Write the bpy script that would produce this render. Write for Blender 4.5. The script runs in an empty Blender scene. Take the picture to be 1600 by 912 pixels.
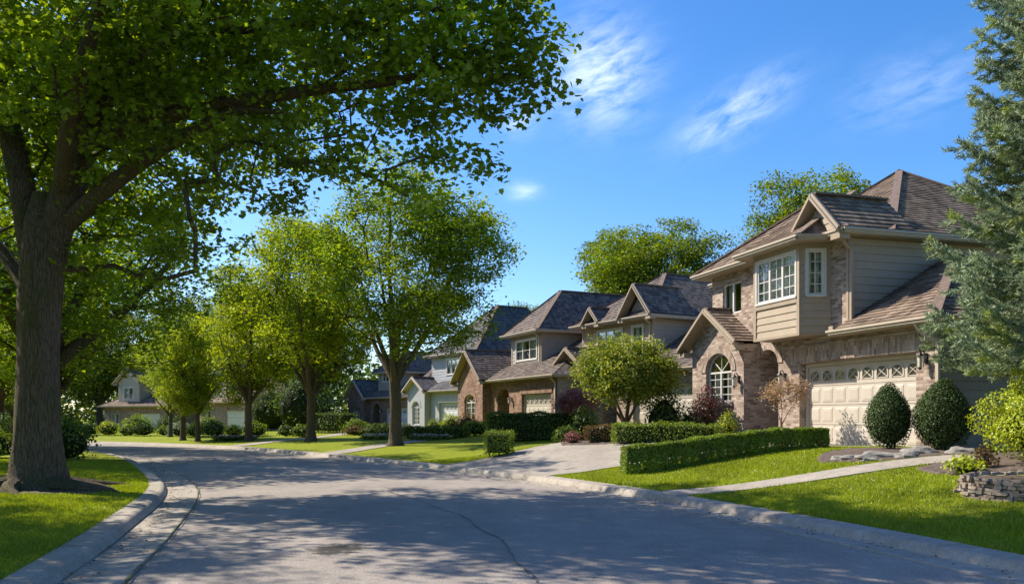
import bpy, math, random
import numpy as np
from mathutils import Vector, geometry
R = math.radians
rng = np.random.default_rng(7)
random.seed(7)
sc = bpy.context.scene
COL = sc.collection

# ------------------------------------------------------------------ camera, sky, sun, exposure
cam = bpy.data.cameras.new('camera')
cam_o = bpy.data.objects.new('camera', cam)
COL.objects.link(cam_o)
cam.sensor_width = 36.0
cam.lens = 29.0
cam.shift_y = (650 - 456) / 1600.0
cam.clip_start = 0.1
cam.clip_end = 3000
cam_o.location = (0, 0, 1.6)
cam_o.rotation_euler = (R(90), 0, 0)
sc.camera = cam_o
SUN_EL = 42.0
SUN_DIR = Vector((-0.90, 0.43, 0)).normalized()
sun = bpy.data.lights.new('sun', 'SUN')
sun.energy = 3.8
sun.angle = R(0.55)
sun.color = (1.0, 0.91, 0.76)
sun_o = bpy.data.objects.new('sun', sun)
COL.objects.link(sun_o)
sd = Vector((SUN_DIR.x * math.cos(R(SUN_EL)), SUN_DIR.y * math.cos(R(SUN_EL)), math.sin(R(SUN_EL))))
sun_o.rotation_euler = sd.to_track_quat('Z', 'Y').to_euler()
sun_o.location = (0, 0, 60)
sc.view_settings.view_transform = 'Standard'
sc.view_settings.look = 'None'
sc.view_settings.exposure = 1.2
sc.view_settings.gamma = 1.0
sc.view_settings.use_curve_mapping = False
sc.cycles.max_bounces = 10
sc.cycles.diffuse_bounces = 6
sc.cycles.transparent_max_bounces = 8
sc.cycles.transmission_bounces = 4

class NT:
    """small helper to write node trees"""
    def __init__(s, tree):
        s.t = tree; s.n = tree.nodes; s.l = tree.links
    def add(s, typ, **kw):
        n = s.n.new(typ)
        for k, v in kw.items():
            if k.startswith('i_'):
                n.inputs[k[2:].replace('_', ' ')].default_value = v
            else:
                setattr(n, k, v)
        return n
    def link(s, a, b): s.l.new(a, b)
    def val(s, x, sock):
        if hasattr(x, 'links'): s.link(x, sock)
        else: sock.default_value = x
    def math(s, op, a, b=0.0, c=0.0, clamp=False):
        n = s.n.new('ShaderNodeMath'); n.operation = op; n.use_clamp = clamp
        s.val(a, n.inputs[0]); s.val(b, n.inputs[1]); s.val(c, n.inputs[2])
        return n.outputs[0]
    def vmath(s, op, a, b=(0, 0, 0)):
        n = s.n.new('ShaderNodeVectorMath'); n.operation = op
        s.val(a, n.inputs[0]); s.val(b, n.inputs[1])
        return n.outputs['Value'] if op == 'DOT_PRODUCT' else n.outputs[0]
    def mix(s, f, a, b, typ='MIX'):
        n = s.n.new('ShaderNodeMixRGB'); n.blend_type = typ
        s.val(f, n.inputs[0]); s.val(a, n.inputs[1]); s.val(b, n.inputs[2])
        return n.outputs[0]
    def noise(s, vec, scale, detail=3, rough=.55, dist=0.0):
        n = s.n.new('ShaderNodeTexNoise')
        n.inputs['Scale'].default_value = scale; n.inputs['Detail'].default_value = detail
        n.inputs['Roughness'].default_value = rough; n.inputs['Distortion'].default_value = dist
        if vec is not None: s.link(vec, n.inputs['Vector'])
        return n.outputs['Fac']
    def ramp(s, fac, stops):
        n = s.n.new('ShaderNodeValToRGB'); e = n.color_ramp.elements
        while len(e) < len(stops): e.new(0.5)
        for k, (p, c) in enumerate(stops):
            e[k].position = p; e[k].color = (*c, 1) if len(c) == 3 else c
        s.link(fac, n.inputs[0])
        return n.outputs[0]
    def bump(s, h, strength, dist=.02):
        n = s.n.new('ShaderNodeBump'); n.inputs['Strength'].default_value = strength
        n.inputs['Distance'].default_value = dist; s.link(h, n.inputs['Height'])
        return n.outputs[0]
    def mapping(s, vec, scale=(1, 1, 1), rot=(0, 0, 0)):
        n = s.n.new('ShaderNodeMapping'); n.inputs['Scale'].default_value = scale
        n.inputs['Rotation'].default_value = rot; s.link(vec, n.inputs['Vector'])
        return n.outputs[0]

world = bpy.data.worlds.new('World')
sc.world = world
world.use_nodes = True
w = NT(world.node_tree)
w.n.clear()
sky = w.add('ShaderNodeTexSky')
sky.sky_type = 'NISHITA'
sky.sun_disc = False
sky.sun_elevation = R(SUN_EL)
sky.sun_rotation = math.atan2(SUN_DIR.x, SUN_DIR.y)
sky.altitude = 200; sky.air_density = 1.0; sky.dust_density = 1.0; sky.ozone_density = 4.0
tc = w.add('ShaderNodeTexCoord')
dvec = w.vmath('NORMALIZE', tc.outputs['Generated'])
def pdir(x, y):
    return Vector(((x - 800) / 1289.0, 1.0, (650 - y) / 1289.0)).normalized()
cloud = None
for (x0, y0, x1, y1, wid, amt, k) in [(855, 150, 1022, 78, .046, .95, 1), (1045, 235, 1255, 112, .022, .62, 2), (1290, 185, 1590, 85, .030, .24, 3),
                                (775, 205, 850, 180, .014, .5, 4), (785, 300, 850, 297, .009, .6, 5)]:
    A_, B_ = pdir(x0, y0), pdir(x1, y1)
    c = (A_ + B_).normalized(); e1 = (B_ - A_); half = e1.length / 2; e1.normalize(); e2 = c.cross(e1).normalized()
    p1 = w.vmath('DOT_PRODUCT', dvec, tuple(e1)); p2 = w.vmath('DOT_PRODUCT', dvec, tuple(e2))
    fw = w.math('GREATER_THAN', w.vmath('DOT_PRODUCT', dvec, tuple(c)), 0.3)
    comb = w.add('ShaderNodeCombineXYZ')
    w.link(w.math('MULTIPLY', p1, 15.0), comb.inputs[0]); w.link(w.math('MULTIPLY', p2, 42.0), comb.inputs[1]); comb.inputs[2].default_value = k * 3.7
    nz = w.noise(comb.outputs[0], 1.6, 8, .62, .35)
    q = w.math('ADD', w.math('POWER', w.math('DIVIDE', w.math('ABSOLUTE', p1), half * .72), 2.0),
               w.math('POWER', w.math('DIVIDE', w.math('ABSOLUTE', p2), wid), 2.0))
    g = w.math('POWER', 2.718, w.math('MULTIPLY', q, -1.0))
    m = w.math('MULTIPLY', g, w.math('MULTIPLY', w.math('SUBTRACT', nz, .33), 1.8, clamp=True))
    m = w.math('MULTIPLY', w.math('MULTIPLY', m, amt), fw)
    cloud = m if cloud is None else w.math('ADD', cloud, m)
hsv = w.add('ShaderNodeHueSaturation'); hsv.inputs['Saturation'].default_value = 1.3; hsv.inputs['Hue'].default_value = .505
w.link(sky.outputs[0], hsv.inputs['Color'])
skc = w.mix(w.math('MULTIPLY', cloud, .9, clamp=True), hsv.outputs[0], (8.2, 8.6, 9.6, 1))
bg = w.add('ShaderNodeBackground')
bg.inputs['Strength'].default_value = 0.102
w.link(skc, bg.inputs['Color'])
wo = w.add('ShaderNodeOutputWorld')
w.link(bg.outputs[0], wo.inputs[0])

# ------------------------------------------------------------------ materials
def new_mat(name):
    m = bpy.data.materials.new(name); m.use_nodes = True
    t = NT(m.node_tree); t.n.clear()
    out = t.add('ShaderNodeOutputMaterial')
    return m, t, out
def principled(t, out, color, rough=.7, spec=.3, normal=None, metal=0.0):
    p = t.add('ShaderNodeBsdfPrincipled')
    t.val(color if hasattr(color, 'links') else (*color, 1), p.inputs['Base Color'])
    t.val(rough, p.inputs['Roughness'])
    p.inputs['Specular IOR Level'].default_value = spec
    p.inputs['Metallic'].default_value = metal
    if normal is not None: t.link(normal, p.inputs['Normal'])
    t.link(p.outputs[0], out.inputs[0])
    return p
def uvn(t): return t.add('ShaderNodeTexCoord').outputs['UV']
def objn(t): return t.add('ShaderNodeTexCoord').outputs['Object']

def mat_brick(name, c1, c2, c3, mortar, bw=.225, bh=.078):
    m, t, out = new_mat(name)
    uv = uvn(t)
    b = t.add('ShaderNodeTexBrick')
    b.offset = .5
    t.link(uv, b.inputs['Vector'])
    b.inputs['Scale'].default_value = 1.0; b.inputs['Brick Width'].default_value = bw; b.inputs['Row Height'].default_value = bh
    b.inputs['Mortar Size'].default_value = .008; b.inputs['Mortar Smooth'].default_value = .3; b.inputs['Bias'].default_value = 0
    b.inputs['Color1'].default_value = (0, 0, 0, 1); b.inputs['Color2'].default_value = (1, 1, 1, 1); b.inputs['Mortar'].default_value = (.5, .5, .5, 1)
    col = t.ramp(b.outputs['Color'], [(0, c1), (.45, c2), (1, c3)])
    col = t.mix(b.outputs['Fac'], col, (*mortar, 1))
    n1 = t.noise(uv, 1.3, 4, .6); n2 = t.noise(uv, 14, 3, .6)
    col = t.mix(1.0, col, t.ramp(n1, [(.3, (.78, .76, .74)), (.7, (1.1, 1.08, 1.06))]), 'MULTIPLY')
    col = t.mix(.5, col, t.ramp(n2, [(.3, (.7, .7, .7)), (.7, (1.2, 1.2, 1.2))]), 'MULTIPLY')
    h = t.math('ADD', t.math('MULTIPLY', b.outputs['Fac'], -1.0), t.math('MULTIPLY', n2, .6))
    principled(t, out, col, .88, .2, t.bump(h, .9, .015))
    return m
def mat_roof(name, c1, c2, c3, moss=None):
    m, t, out = new_mat(name)
    uv = uvn(t)
    b = t.add('ShaderNodeTexBrick'); b.offset = .37; b.offset_frequency = 2; b.squash = .8
    t.link(uv, b.inputs['Vector'])
    b.inputs['Scale'].default_value = 1.0; b.inputs['Brick Width'].default_value = .2; b.inputs['Row Height'].default_value = .19
    b.inputs['Mortar Size'].default_value = .006; b.inputs['Bias'].default_value = 0
    b.inputs['Color1'].default_value = (0, 0, 0, 1); b.inputs['Color2'].default_value = (1, 1, 1, 1); b.inputs['Mortar'].default_value = (0, 0, 0, 1)
    col = t.ramp(b.outputs['Color'], [(0, c1), (.5, c2), (1, c3)])
    n1 = t.noise(uv, .8, 5, .6); n2 = t.noise(uv, 30, 2, .6)
    col = t.mix(1.0, col, t.ramp(n1, [(.3, (.72, .72, .74)), (.7, (1.15, 1.12, 1.08))]), 'MULTIPLY')
    col = t.mix(.6, col, t.ramp(n2, [(.3, (.6, .6, .6)), (.7, (1.3, 1.3, 1.3))]), 'MULTIPLY')
    if moss:
        n3 = t.noise(t.mapping(uv, (.9, .35, 1)), 1.0, 5, .7)
        col = t.mix(t.math('MULTIPLY', t.math('SUBTRACT', n3, .55), 5.0, clamp=True), col, (*moss, 1))
    principled(t, out, col, .9, .2, t.bump(n2, .5, .02))
    return m
def mat_paint(name, c, rough=.55, var=.12, scale=3.0, bump=.0):
    m, t, out = new_mat(name)
    o = objn(t)
    n1 = t.noise(o, scale, 5, .65)
    a = tuple(max(0, x * (1 - var)) for x in c); b = tuple(x * (1 + var) for x in c)
    col = t.ramp(n1, [(.3, a), (.7, b)])
    nb = t.bump(t.noise(t.mapping(o, (3, 3, 40)), 4, 3), bump, .01) if bump else None
    principled(t, out, col, rough, .35, nb)
    return m
def mat_concrete(name, c, scale=1.0):
    m, t, out = new_mat(name)
    o = objn(t)
    n1 = t.noise(o, .7 * scale, 6, .65); n2 = t.noise(o, 40, 3, .7); n3 = t.noise(o, 6, 4, .7)
    col = t.ramp(n1, [(.3, tuple(x * .78 for x in c)), (.7, tuple(x * 1.12 for x in c))])
    col = t.mix(.8, col, t.ramp(n2, [(.3, (.75, .75, .75)), (.7, (1.2, 1.2, 1.2))]), 'MULTIPLY')
    col = t.mix(.7, col, t.ramp(n3, [(.35, (.75, .74, .72)), (.6, (1.1, 1.1, 1.1))]), 'MULTIPLY')
    principled(t, out, col, .85, .25, t.bump(n2, .35, .01))
    return m
def mat_leaf(name, cols, trans=.45, clump=(.7, 1.25), cs=.6, gloss=.03, tcol=(1.4, 1.2, .3)):
    """cols: list of 3 leaf colours picked per leaf; a slow noise varies the shade of leaf clumps"""
    m, t, out = new_mat(name)
    geo = t.add('ShaderNodeNewGeometry')
    col = t.ramp(geo.outputs['Random Per Island'], [(0, cols[0]), (.5, cols[1]), (1, cols[2])])
    n = t.noise(objn(t), cs, 3, .6)
    col = t.mix(1.0, col, t.ramp(n, [(.35, (clump[0],) * 3), (.65, (clump[1], clump[1], clump[1] * .8))]), 'MULTIPLY')
    d = t.add('ShaderNodeBsdfDiffuse'); t.link(col, d.inputs[0])
    tr = t.add('ShaderNodeBsdfTranslucent'); t.link(t.mix(1.0, col, (*tcol, 1), 'MULTIPLY'), tr.inputs[0])
    mx = t.add('ShaderNodeMixShader'); mx.inputs[0].default_value = trans
    t.link(d.outputs[0], mx.inputs[1]); t.link(tr.outputs[0], mx.inputs[2])
    g = t.add('ShaderNodeBsdfGlossy'); g.inputs['Roughness'].default_value = .45
    g.inputs['Color'].default_value = (.8, .85, .8, 1)
    m2 = t.add('ShaderNodeMixShader'); m2.inputs[0].default_value = gloss
    t.link(mx.outputs[0], m2.inputs[1]); t.link(g.outputs[0], m2.inputs[2])
    t.link(m2.outputs[0], out.inputs[0])
    return m
def mat_needle():
    m, t, out = new_mat('needle')
    geo = t.add('ShaderNodeNewGeometry')
    col = t.ramp(geo.outputs['Random Per Island'], [(0, (.13, .18, .09)), (.5, (.28, .35, .20)), (1, (.50, .56, .38))])
    o = objn(t)
    n = t.noise(o, 1.1, 3, .6); n2 = t.noise(o, 1.7, 2, .5)
    col = t.mix(t.ramp(n2, [(.56, (0, 0, 0)), (.66, (.75, .75, .75))]), col, (.34, .40, .06, 1))
    col = t.mix(1.0, col, t.ramp(n, [(.35, (.75,) * 3), (.65, (1.2,) * 3)]), 'MULTIPLY')
    d = t.add('ShaderNodeBsdfDiffuse'); t.link(col, d.inputs[0])
    tr = t.add('ShaderNodeBsdfTranslucent'); t.link(col, tr.inputs[0])
    mx = t.add('ShaderNodeMixShader'); mx.inputs[0].default_value = .2
    t.link(d.outputs[0], mx.inputs[1]); t.link(tr.outputs[0], mx.inputs[2]); t.link(mx.outputs[0], out.inputs[0])
    return m
def mat_bark(name, c1, c2, moss=(.06, .075, .02)):
    m, t, out = new_mat(name)
    o = objn(t)
    mp = t.mapping(t.vmath('ADD', o, t.vmath('MULTIPLY', t.add('ShaderNodeTexNoise', i_Scale=3.0, i_Detail=3.0).outputs['Color'], (.12, .12, .3))), (1, 1, .13))
    n1 = t.noise(mp, 22, 6, .7, .6); n2 = t.noise(o, 1.5, 4, .6)
    v = t.add('ShaderNodeTexVoronoi'); v.feature = 'DISTANCE_TO_EDGE'; v.inputs['Scale'].default_value = 26
    t.link(mp, v.inputs['Vector'])
    crack = t.math('MULTIPLY', v.outputs['Distance'], 6.0, clamp=True)
    h = t.math('ADD', t.math('MULTIPLY', crack, .35), n1)
    col = t.ramp(t.math('MULTIPLY', h, .8), [(.25, c1), (.75, c2)])
    col = t.mix(t.ramp(n2, [(.5, (0, 0, 0)), (.72, (.75, .75, .75))]), col, (*moss, 1))
    principled(t, out, col, .92, .15, t.bump(h, 1.0, .03))
    return m
def mat_glass(name, base=(.02, .025, .03), refl=.22):
    m, t, out = new_mat(name)
    g = t.add('ShaderNodeBsdfGlossy'); g.inputs['Roughness'].default_value = .03; g.inputs['Color'].default_value = (.85, .92, 1, 1)
    o = objn(t)
    t.link(t.bump(t.noise(o, 1.2, 2), .12, .05), g.inputs['Normal'])
    tr = t.add('ShaderNodeBsdfTransparent'); tr.inputs[0].default_value = (.88, .9, .9, 1)
    mx = t.add('ShaderNodeMixShader')
    lw = t.add('ShaderNodeLayerWeight'); lw.inputs['Blend'].default_value = .35
    t.link(t.math('ADD', t.math('MULTIPLY', lw.outputs['Fresnel'], .6), refl, clamp=True), mx.inputs[0])
    t.link(tr.outputs[0], mx.inputs[1]); t.link(g.outputs[0], mx.inputs[2])
    t.link(mx.outputs[0], out.inputs[0])
    return m

M = {}
M['brick_tan'] = mat_brick('brick_tan', (0.207, 0.140, 0.113), (0.351, 0.270, 0.225), (0.486, 0.396, 0.333), (0.378, 0.329, 0.288))
M['brick_red'] = mat_brick('brick_red', (.17, .09, .065), (.26, .155, .115), (.34, .22, .165), (.27, .22, .19))
M['brick_pink'] = mat_brick('brick_pink', (.22, .14, .12), (.32, .22, .19), (.4, .3, .26), (.34, .3, .27))
M['roof_brown'] = mat_roof('roof_brown', (.125, .092, .07), (.225, .17, .13), (.33, .255, .20))
M['roof_grey'] = mat_roof('roof_grey', (.09, .074, .066), (.165, .135, .12), (.25, .205, .18))
M['roof_mossy'] = mat_roof('roof_mossy', (.07, .07, .08), (.13, .125, .135), (.19, .18, .19), moss=(.13, .13, .03))
M['roof_cap'] = mat_paint('roof_cap', (.17, .12, .095), .9, .35, 9)
M['siding_tan'] = mat_paint('siding_tan', (.36, .29, .215), .6, .07, 2, .25)
M['siding_grey'] = mat_paint('siding_grey', (.33, .29, .245), .6, .07, 2, .25)
M['siding_brown_shaded'] = mat_paint('siding_brown_shaded', (.21, .18, .15), .7, .12, 3, .3)  # grey-brown siding, darkened further to carry the spruce's shade
M['siding_blue'] = mat_paint('siding_blue', (.33, .335, .34), .6, .07, 2, .25)
M['trim_tan'] = mat_paint('trim_tan', (.33, .265, .195), .5, .08, 4)
M['trim_cream'] = mat_paint('trim_cream', (.42, .355, .28), .45, .06, 4)
M['white'] = mat_paint('white_paint', (0.576, 0.558, 0.522), .45, .05, 4)
M['garage_cream'] = mat_paint('garage_cream', (0.468, 0.414, 0.351), .45, .05, 2)
M['garage_grey'] = mat_paint('garage_grey', (.5, .51, .52), .45, .05, 2)
M['curtain'] = mat_paint('curtain', (.72, .71, .67), .9, .08, 6)
M['black_metal'] = mat_paint('black_metal', (.02, .02, .02), .4, .2, 6)
M['door_dark'] = mat_paint('door_dark', (.10, .07, .05), .5, .2, 6)
M['glass'] = mat_glass('glass')
M['glass_dark'] = mat_glass('glass_dark', refl=.25)
M['lamp_glass'] = mat_paint('lamp_glass', (.6, .58, .5), .15, .05)
M['concrete'] = mat_concrete('concrete', (0.325, 0.288, 0.245))
M['kerb'] = mat_concrete('kerb_concrete', (0.360, 0.315, 0.266))
M['bark_dark'] = mat_bark('bark_dark', (.035, .027, .018), (.15, .115, .08))
M['bark_grey'] = mat_bark('bark_grey', (.04, .03, .022), (.15, .12, .085), (.08, .085, .035))
M['bark_brown'] = mat_bark('bark_brown', (.06, .038, .022), (.20, .13, .08), (.12, .08, .05))
M['leaf_big'] = mat_leaf('leaf_big', [(.11, .19, .018), (.18, .29, .022), (.28, .40, .03)], .6, (.65, 1.25), .45)
M['leaf_street'] = mat_leaf('leaf_street', [(.10, .18, .015), (.17, .27, .02), (.28, .37, .03)], .5, (.7, 1.3), .5)
M['leaf_lime'] = mat_leaf('leaf_lime', [(.15, .24, .015), (.24, .33, .02), (.36, .43, .03)], .5, (.75, 1.25), .5)
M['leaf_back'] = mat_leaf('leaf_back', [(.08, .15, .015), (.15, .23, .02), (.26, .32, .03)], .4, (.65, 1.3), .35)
M['leaf_round'] = mat_leaf('leaf_round', [(.14, .21, .03), (.24, .31, .045), (.38, .40, .11)], .35, (.7, 1.3), 1.5)
M['leaf_yew'] = mat_leaf('leaf_yew', [(.03, .065, .02), (.05, .095, .03), (.09, .14, .04)], .15, (.7, 1.3), 3)
M['leaf_hedge'] = mat_leaf('leaf_hedge', [(.09, .16, .02), (.16, .24, .03), (.26, .34, .035)], .3, (.75, 1.25), 2)
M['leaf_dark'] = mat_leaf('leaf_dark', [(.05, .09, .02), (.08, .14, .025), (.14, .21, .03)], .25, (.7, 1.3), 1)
M['leaf_gold'] = mat_leaf('leaf_gold', [(.22, .30, .015), (.34, .42, .02), (.46, .50, .03)], .35, (.75, 1.2), 2)
M['leaf_pink'] = mat_leaf('leaf_pink', [(.20, .24, .08), (.40, .25, .21), (.48, .34, .29)], .35, (.8, 1.2), 3, tcol=(1.2, 1, .8))
M['leaf_mauve'] = mat_leaf('leaf_mauve', [(.20, .07, .08), (.33, .13, .15), (.45, .22, .22)], .35, (.8, 1.2), 3, tcol=(1.2, 1, .8))
M['leaf_bronze'] = mat_leaf('leaf_bronze', [(.10, .055, .03), (.17, .09, .05), (.14, .13, .04)], .3, (.7, 1.3), 3, tcol=(1.2, 1, .5))
M['leaf_purple'] = mat_leaf('leaf_purple', [(.09, .03, .045), (.16, .05, .06), (.10, .11, .03)], .3, (.7, 1.3), 3, tcol=(1.2, .9, .7))
M['leaf_silver'] = mat_leaf('leaf_silver', [(.16, .20, .15), (.24, .28, .22), (.34, .36, .3)], .3, (.8, 1.2), 3, tcol=(1, 1, .8))
M['petal_white'] = mat_leaf('petal_white', [(.6, .6, .58), (.7, .68, .66), (.62, .5, .6)], .3, (.9, 1.1), 3, tcol=(1, 1, 1))
M['petal_pink'] = mat_leaf('petal_pink', [(.6, .3, .4), (.7, .5, .55), (.12, .2, .04)], .3, (.9, 1.1), 3, tcol=(1, 1, 1))
M['needle'] = mat_needle()
M['grass'] = mat_leaf('grass_blade', [(.15, .22, .012), (.25, .31, .015), (.36, .40, .025)], .45, (.85, 1.15), .8, tcol=(1.2, 1.15, .3))
M['soil'] = mat_concrete('soil', (.095, .072, .05))
M['mulch'] = mat_concrete('mulch', (.12, .09, .075))
M['boulder'] = mat_concrete('boulder', (.26, .24, .22))
M['stone'] = mat_concrete('stone', (.29, .235, .185), 3)

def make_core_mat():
    m, t, out = new_mat('core_dark')  # dark colour for the light-blocking cores inside shrubs and hedges
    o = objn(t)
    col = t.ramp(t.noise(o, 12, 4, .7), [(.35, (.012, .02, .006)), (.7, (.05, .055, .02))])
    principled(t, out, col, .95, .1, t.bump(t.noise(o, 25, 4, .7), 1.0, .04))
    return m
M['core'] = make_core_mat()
def make_asphalt():
    m, t, out = new_mat('asphalt')
    o = objn(t)
    n1 = t.noise(o, .25, 5, .6); n2 = t.noise(o, 45, 3, .8); n3 = t.noise(o, 2.0, 7, .75); n4 = t.noise(t.mapping(o, (1, .25, 1), (0, 0, R(-20))), 1.1, 5, .6)
    col = t.ramp(n1, [(.3, (.25, .222, .196)), (.7, (.325, .288, .254))])
    col = t.mix(.9, col, t.ramp(n2, [(.3, (.5, .5, .51)), (.7, (1.5, 1.47, 1.43))]), 'MULTIPLY')
    col = t.mix(.8, col, t.ramp(n3, [(.3, (.82, .82, .83)), (.7, (1.12, 1.11, 1.1))]), 'MULTIPLY')
    col = t.mix(.6, col, t.ramp(n4, [(.35, (.8, .8, .82)), (.65, (1.12, 1.1, 1.1))]), 'MULTIPLY')
    # an old oil stain with a ragged edge
    dv = t.vmath('MULTIPLY', t.vmath('SUBTRACT', o, (-2.05, 9.75, 0)), (2.9, 2.1, 0))
    ln = t.add('ShaderNodeVectorMath', operation='LENGTH'); t.link(dv, ln.inputs[0])
    dd = t.math('ADD', ln.outputs['Value'], t.math('MULTIPLY', t.math('SUBTRACT', t.noise(o, 6, 5, .7), .5), 2.2))
    st = t.math('MULTIPLY', t.math('SUBTRACT', 1.15, dd), 1.8, clamp=True)
    col = t.mix(t.math('MULTIPLY', st, .95), col, (.02, .019, .018, 1))
    principled(t, out, col, .86, .3, t.bump(n2, .6, .012))
    return m
M['asphalt'] = make_asphalt()
def make_lawn():
    m, t, out = new_mat('lawn')
    o = objn(t)
    n1 = t.noise(o, .5, 5, .6); n2 = t.noise(o, 22, 4, .75); n3 = t.noise(o, 3.5, 4, .7)
    col = t.ramp(n2, [(.28, (.13, .17, .012)), (.5, (.22, .26, .018)), (.72, (.32, .35, .03))])
    col = t.mix(1.0, col, t.ramp(n1, [(.3, (.85, .88, .8)), (.7, (1.15, 1.1, 1.0))]), 'MULTIPLY')
    col = t.mix(.7, col, t.ramp(n3, [(.3, (.78, .82, .8)), (.7, (1.15, 1.12, 1.1))]), 'MULTIPLY')
    principled(t, out, col, .9, .1, t.bump(n2, 1.0, .05))
    return m
M['lawn'] = make_lawn()
M['tar'] = mat_concrete('tar', (.155, .145, .135))
M['moss'] = mat_concrete('moss', (.11, .13, .03))

# ------------------------------------------------------------------ mesh builder
def tagp(o, label=None, cat=None, group=None, kind=None):
    if label: o['label'] = label
    if cat: o['category'] = cat
    if group: o['group'] = group
    if kind: o['kind'] = kind
    return o
def empty(name, loc, label, cat, group=None, kind=None):
    o = bpy.data.objects.new(name, None); COL.objects.link(o); o.location = loc
    o.empty_display_size = .3
    return tagp(o, label, cat, group, kind)

class MB:
    def __init__(s, T=None):
        s.v = []; s.f = []; s.uv = []
        s.T = T or (lambda a, b, z: Vector((a, b, z)))
        s.org = Vector((0, 0, 0))
    def face(s, pts, hint=None, rot=False):
        """pts: world points"""
        n = geometry.normal(pts[:3]) if len(pts) == 3 else geometry.normal(pts[:4])
        if n.length < .5: return
        if hint is not None and n.dot(hint) < 0:
            pts = list(reversed(pts)); n = -n
        if abs(n.z) > .985: t1, t2 = Vector((1, 0, 0)), Vector((0, 1, 0))
        else:
            t1 = Vector((0, 0, 1)).cross(n).normalized(); t2 = n.cross(t1)
        i = len(s.v)
        s.v += [tuple(p - s.org) for p in pts]
        s.f.append(tuple(range(i, i + len(pts))))
        for p in pts:
            u, v = p.dot(t1), p.dot(t2)
            s.uv.append((v, u) if rot else (u, v))
    def poly(s, loc, hint, rot=False):
        P = [s.T(*p) for p in loc]
        h = s.T(*hint) - s.T(0, 0, 0)
        s.face(P, h, rot)
    def strips(s, loc, hint, pitch=.19, lip=.025):
        """a sloping or upright convex face laid in overlapping courses"""
        P = [s.T(*p) for p in loc]; h = s.T(*hint) - s.T(0, 0, 0)
        n = geometry.normal(P[:3]) if len(P) == 3 else geometry.normal(P[:4])
        if n.dot(h) < 0: P.reverse(); n = -n
        t1 = Vector((0, 0, 1)).cross(n).normalized(); t2 = n.cross(t1)
        vs = [p.dot(t2) for p in P]
        k = math.floor(min(vs) / pitch)
        while k * pitch < max(vs) - 1e-4:
            v0, v1 = k * pitch, (k + 1) * pitch; k += 1
            Q = clip(clip(P, t2, v0, True), t2, v1, False)
            if len(Q) < 3: continue
            out = []
            for p in Q:
                f_ = (p.dot(t2) - v0) / pitch
                out.append(p + n * (lip * (1 - f_) + .001))
            i = len(s.v)
            s.v += [tuple(p - s.org) for p in out]; s.f.append(tuple(range(i, i + len(out))))
            s.uv += [(p.dot(t1), p.dot(t2)) for p in Q]
            low = [j for j, p in enumerate(Q) if p.dot(t2) < v0 + 1e-4]
            if len(low) >= 2:
                a = min(low, key=lambda j: Q[j].dot(t1)); b = max(low, key=lambda j: Q[j].dot(t1))
                if a != b:
                    pts = [Q[a] - n * .001, Q[b] - n * .001, out[b], out[a]]
                    i = len(s.v); s.v += [tuple(p - s.org) for p in pts]; s.f.append((i, i + 1, i + 2, i + 3))
                    s.uv += [(p.dot(t1), p.dot(t2) + .01) for p in pts]
    def box(s, a0, a1, b0, b1, z0, z1, rot=False):
        T = s.T
        c = [T(a, b, z) for z in (z0, z1) for b in (b0, b1) for a in (a0, a1)]
        cen = sum(c, Vector()) / 8
        for q in ((0, 1, 3, 2), (4, 5, 7, 6), (0, 1, 5, 4), (2, 3, 7, 6), (0, 2, 6, 4), (1, 3, 7, 5)):
            P = [c[j] for j in q]
            s.face(P, sum(P, Vector()) / 4 - cen, rot)
    def frustum(s, a0, a1, b0, b1, z0, z1, inset):
        """raised panel whose front (b1) is smaller"""
        T = s.T
        o = [T(a0, b0, z0), T(a1, b0, z0), T(a1, b0, z1), T(a0, b0, z1)]
        i = [T(a0 + inset, b1, z0 + inset), T(a1 - inset, b1, z0 + inset), T(a1 - inset, b1, z1 - inset), T(a0 + inset, b1, z1 - inset)]
        h = T(0, b1 - b0, 0) - T(0, 0, 0); cen = sum(o + i, Vector()) / 8
        s.face(i, h)
        for k in range(4):
            P = [o[k], o[(k + 1) % 4], i[(k + 1) % 4], i[k]]
            s.face(P, sum(P, Vector()) / 4 - cen + h)
    def beam(s, p, q, wd, ht, up=Vector((0, 0, 1)), local=True):
        if local: p, q = s.T(*p), s.T(*q)
        d = (q - p).normalized(); sd_ = d.cross(up)
        if sd_.length < .01: sd_ = d.cross(Vector((1, 0, 0)))
        sd_.normalize(); u = sd_.cross(d).normalized()
        c = [e + sd_ * (x * wd / 2) + u * (y * ht / 2) for e in (p, q) for x, y in ((-1, -1), (1, -1), (1, 1), (-1, 1))]
        cen = (p + q) / 2
        for qd in ((0, 1, 2, 3), (4, 5, 6, 7), (0, 1, 5, 4), (1, 2, 6, 5), (2, 3, 7, 6), (3, 0, 4, 7)):
            P = [c[j] for j in qd]; s.face(P, sum(P, Vector()) / 4 - cen)
    def tube(s, pts, r, n=8, local=True):
        if local: pts = [s.T(*p) for p in pts]
        rs = r if isinstance(r, (list, tuple)) else [r] * len(pts)
        rings = []
        for k, p in enumerate(pts):
            d = (pts[min(k + 1, len(pts) - 1)] - pts[max(k - 1, 0)]).normalized()
            x = d.cross(Vector((0, 0, 1)));
            if x.length < .05: x = d.cross(Vector((0, 1, 0)))
            x.normalize(); y = d.cross(x)
            rings.append([p + x * (rs[k] * math.cos(2 * math.pi * j / n)) + y * (rs[k] * math.sin(2 * math.pi * j / n)) for j in range(n)])
        for k in range(len(rings) - 1):
            for j in range(n):
                i = len(s.v)
                q = [rings[k][j], rings[k][(j + 1) % n], rings[k + 1][(j + 1) % n], rings[k + 1][j]]
                s.v += [tuple(p - s.org) for p in q]; s.f.append((i, i + 1, i + 2, i + 3)); s.uv += [(0, 0)] * 4
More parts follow.
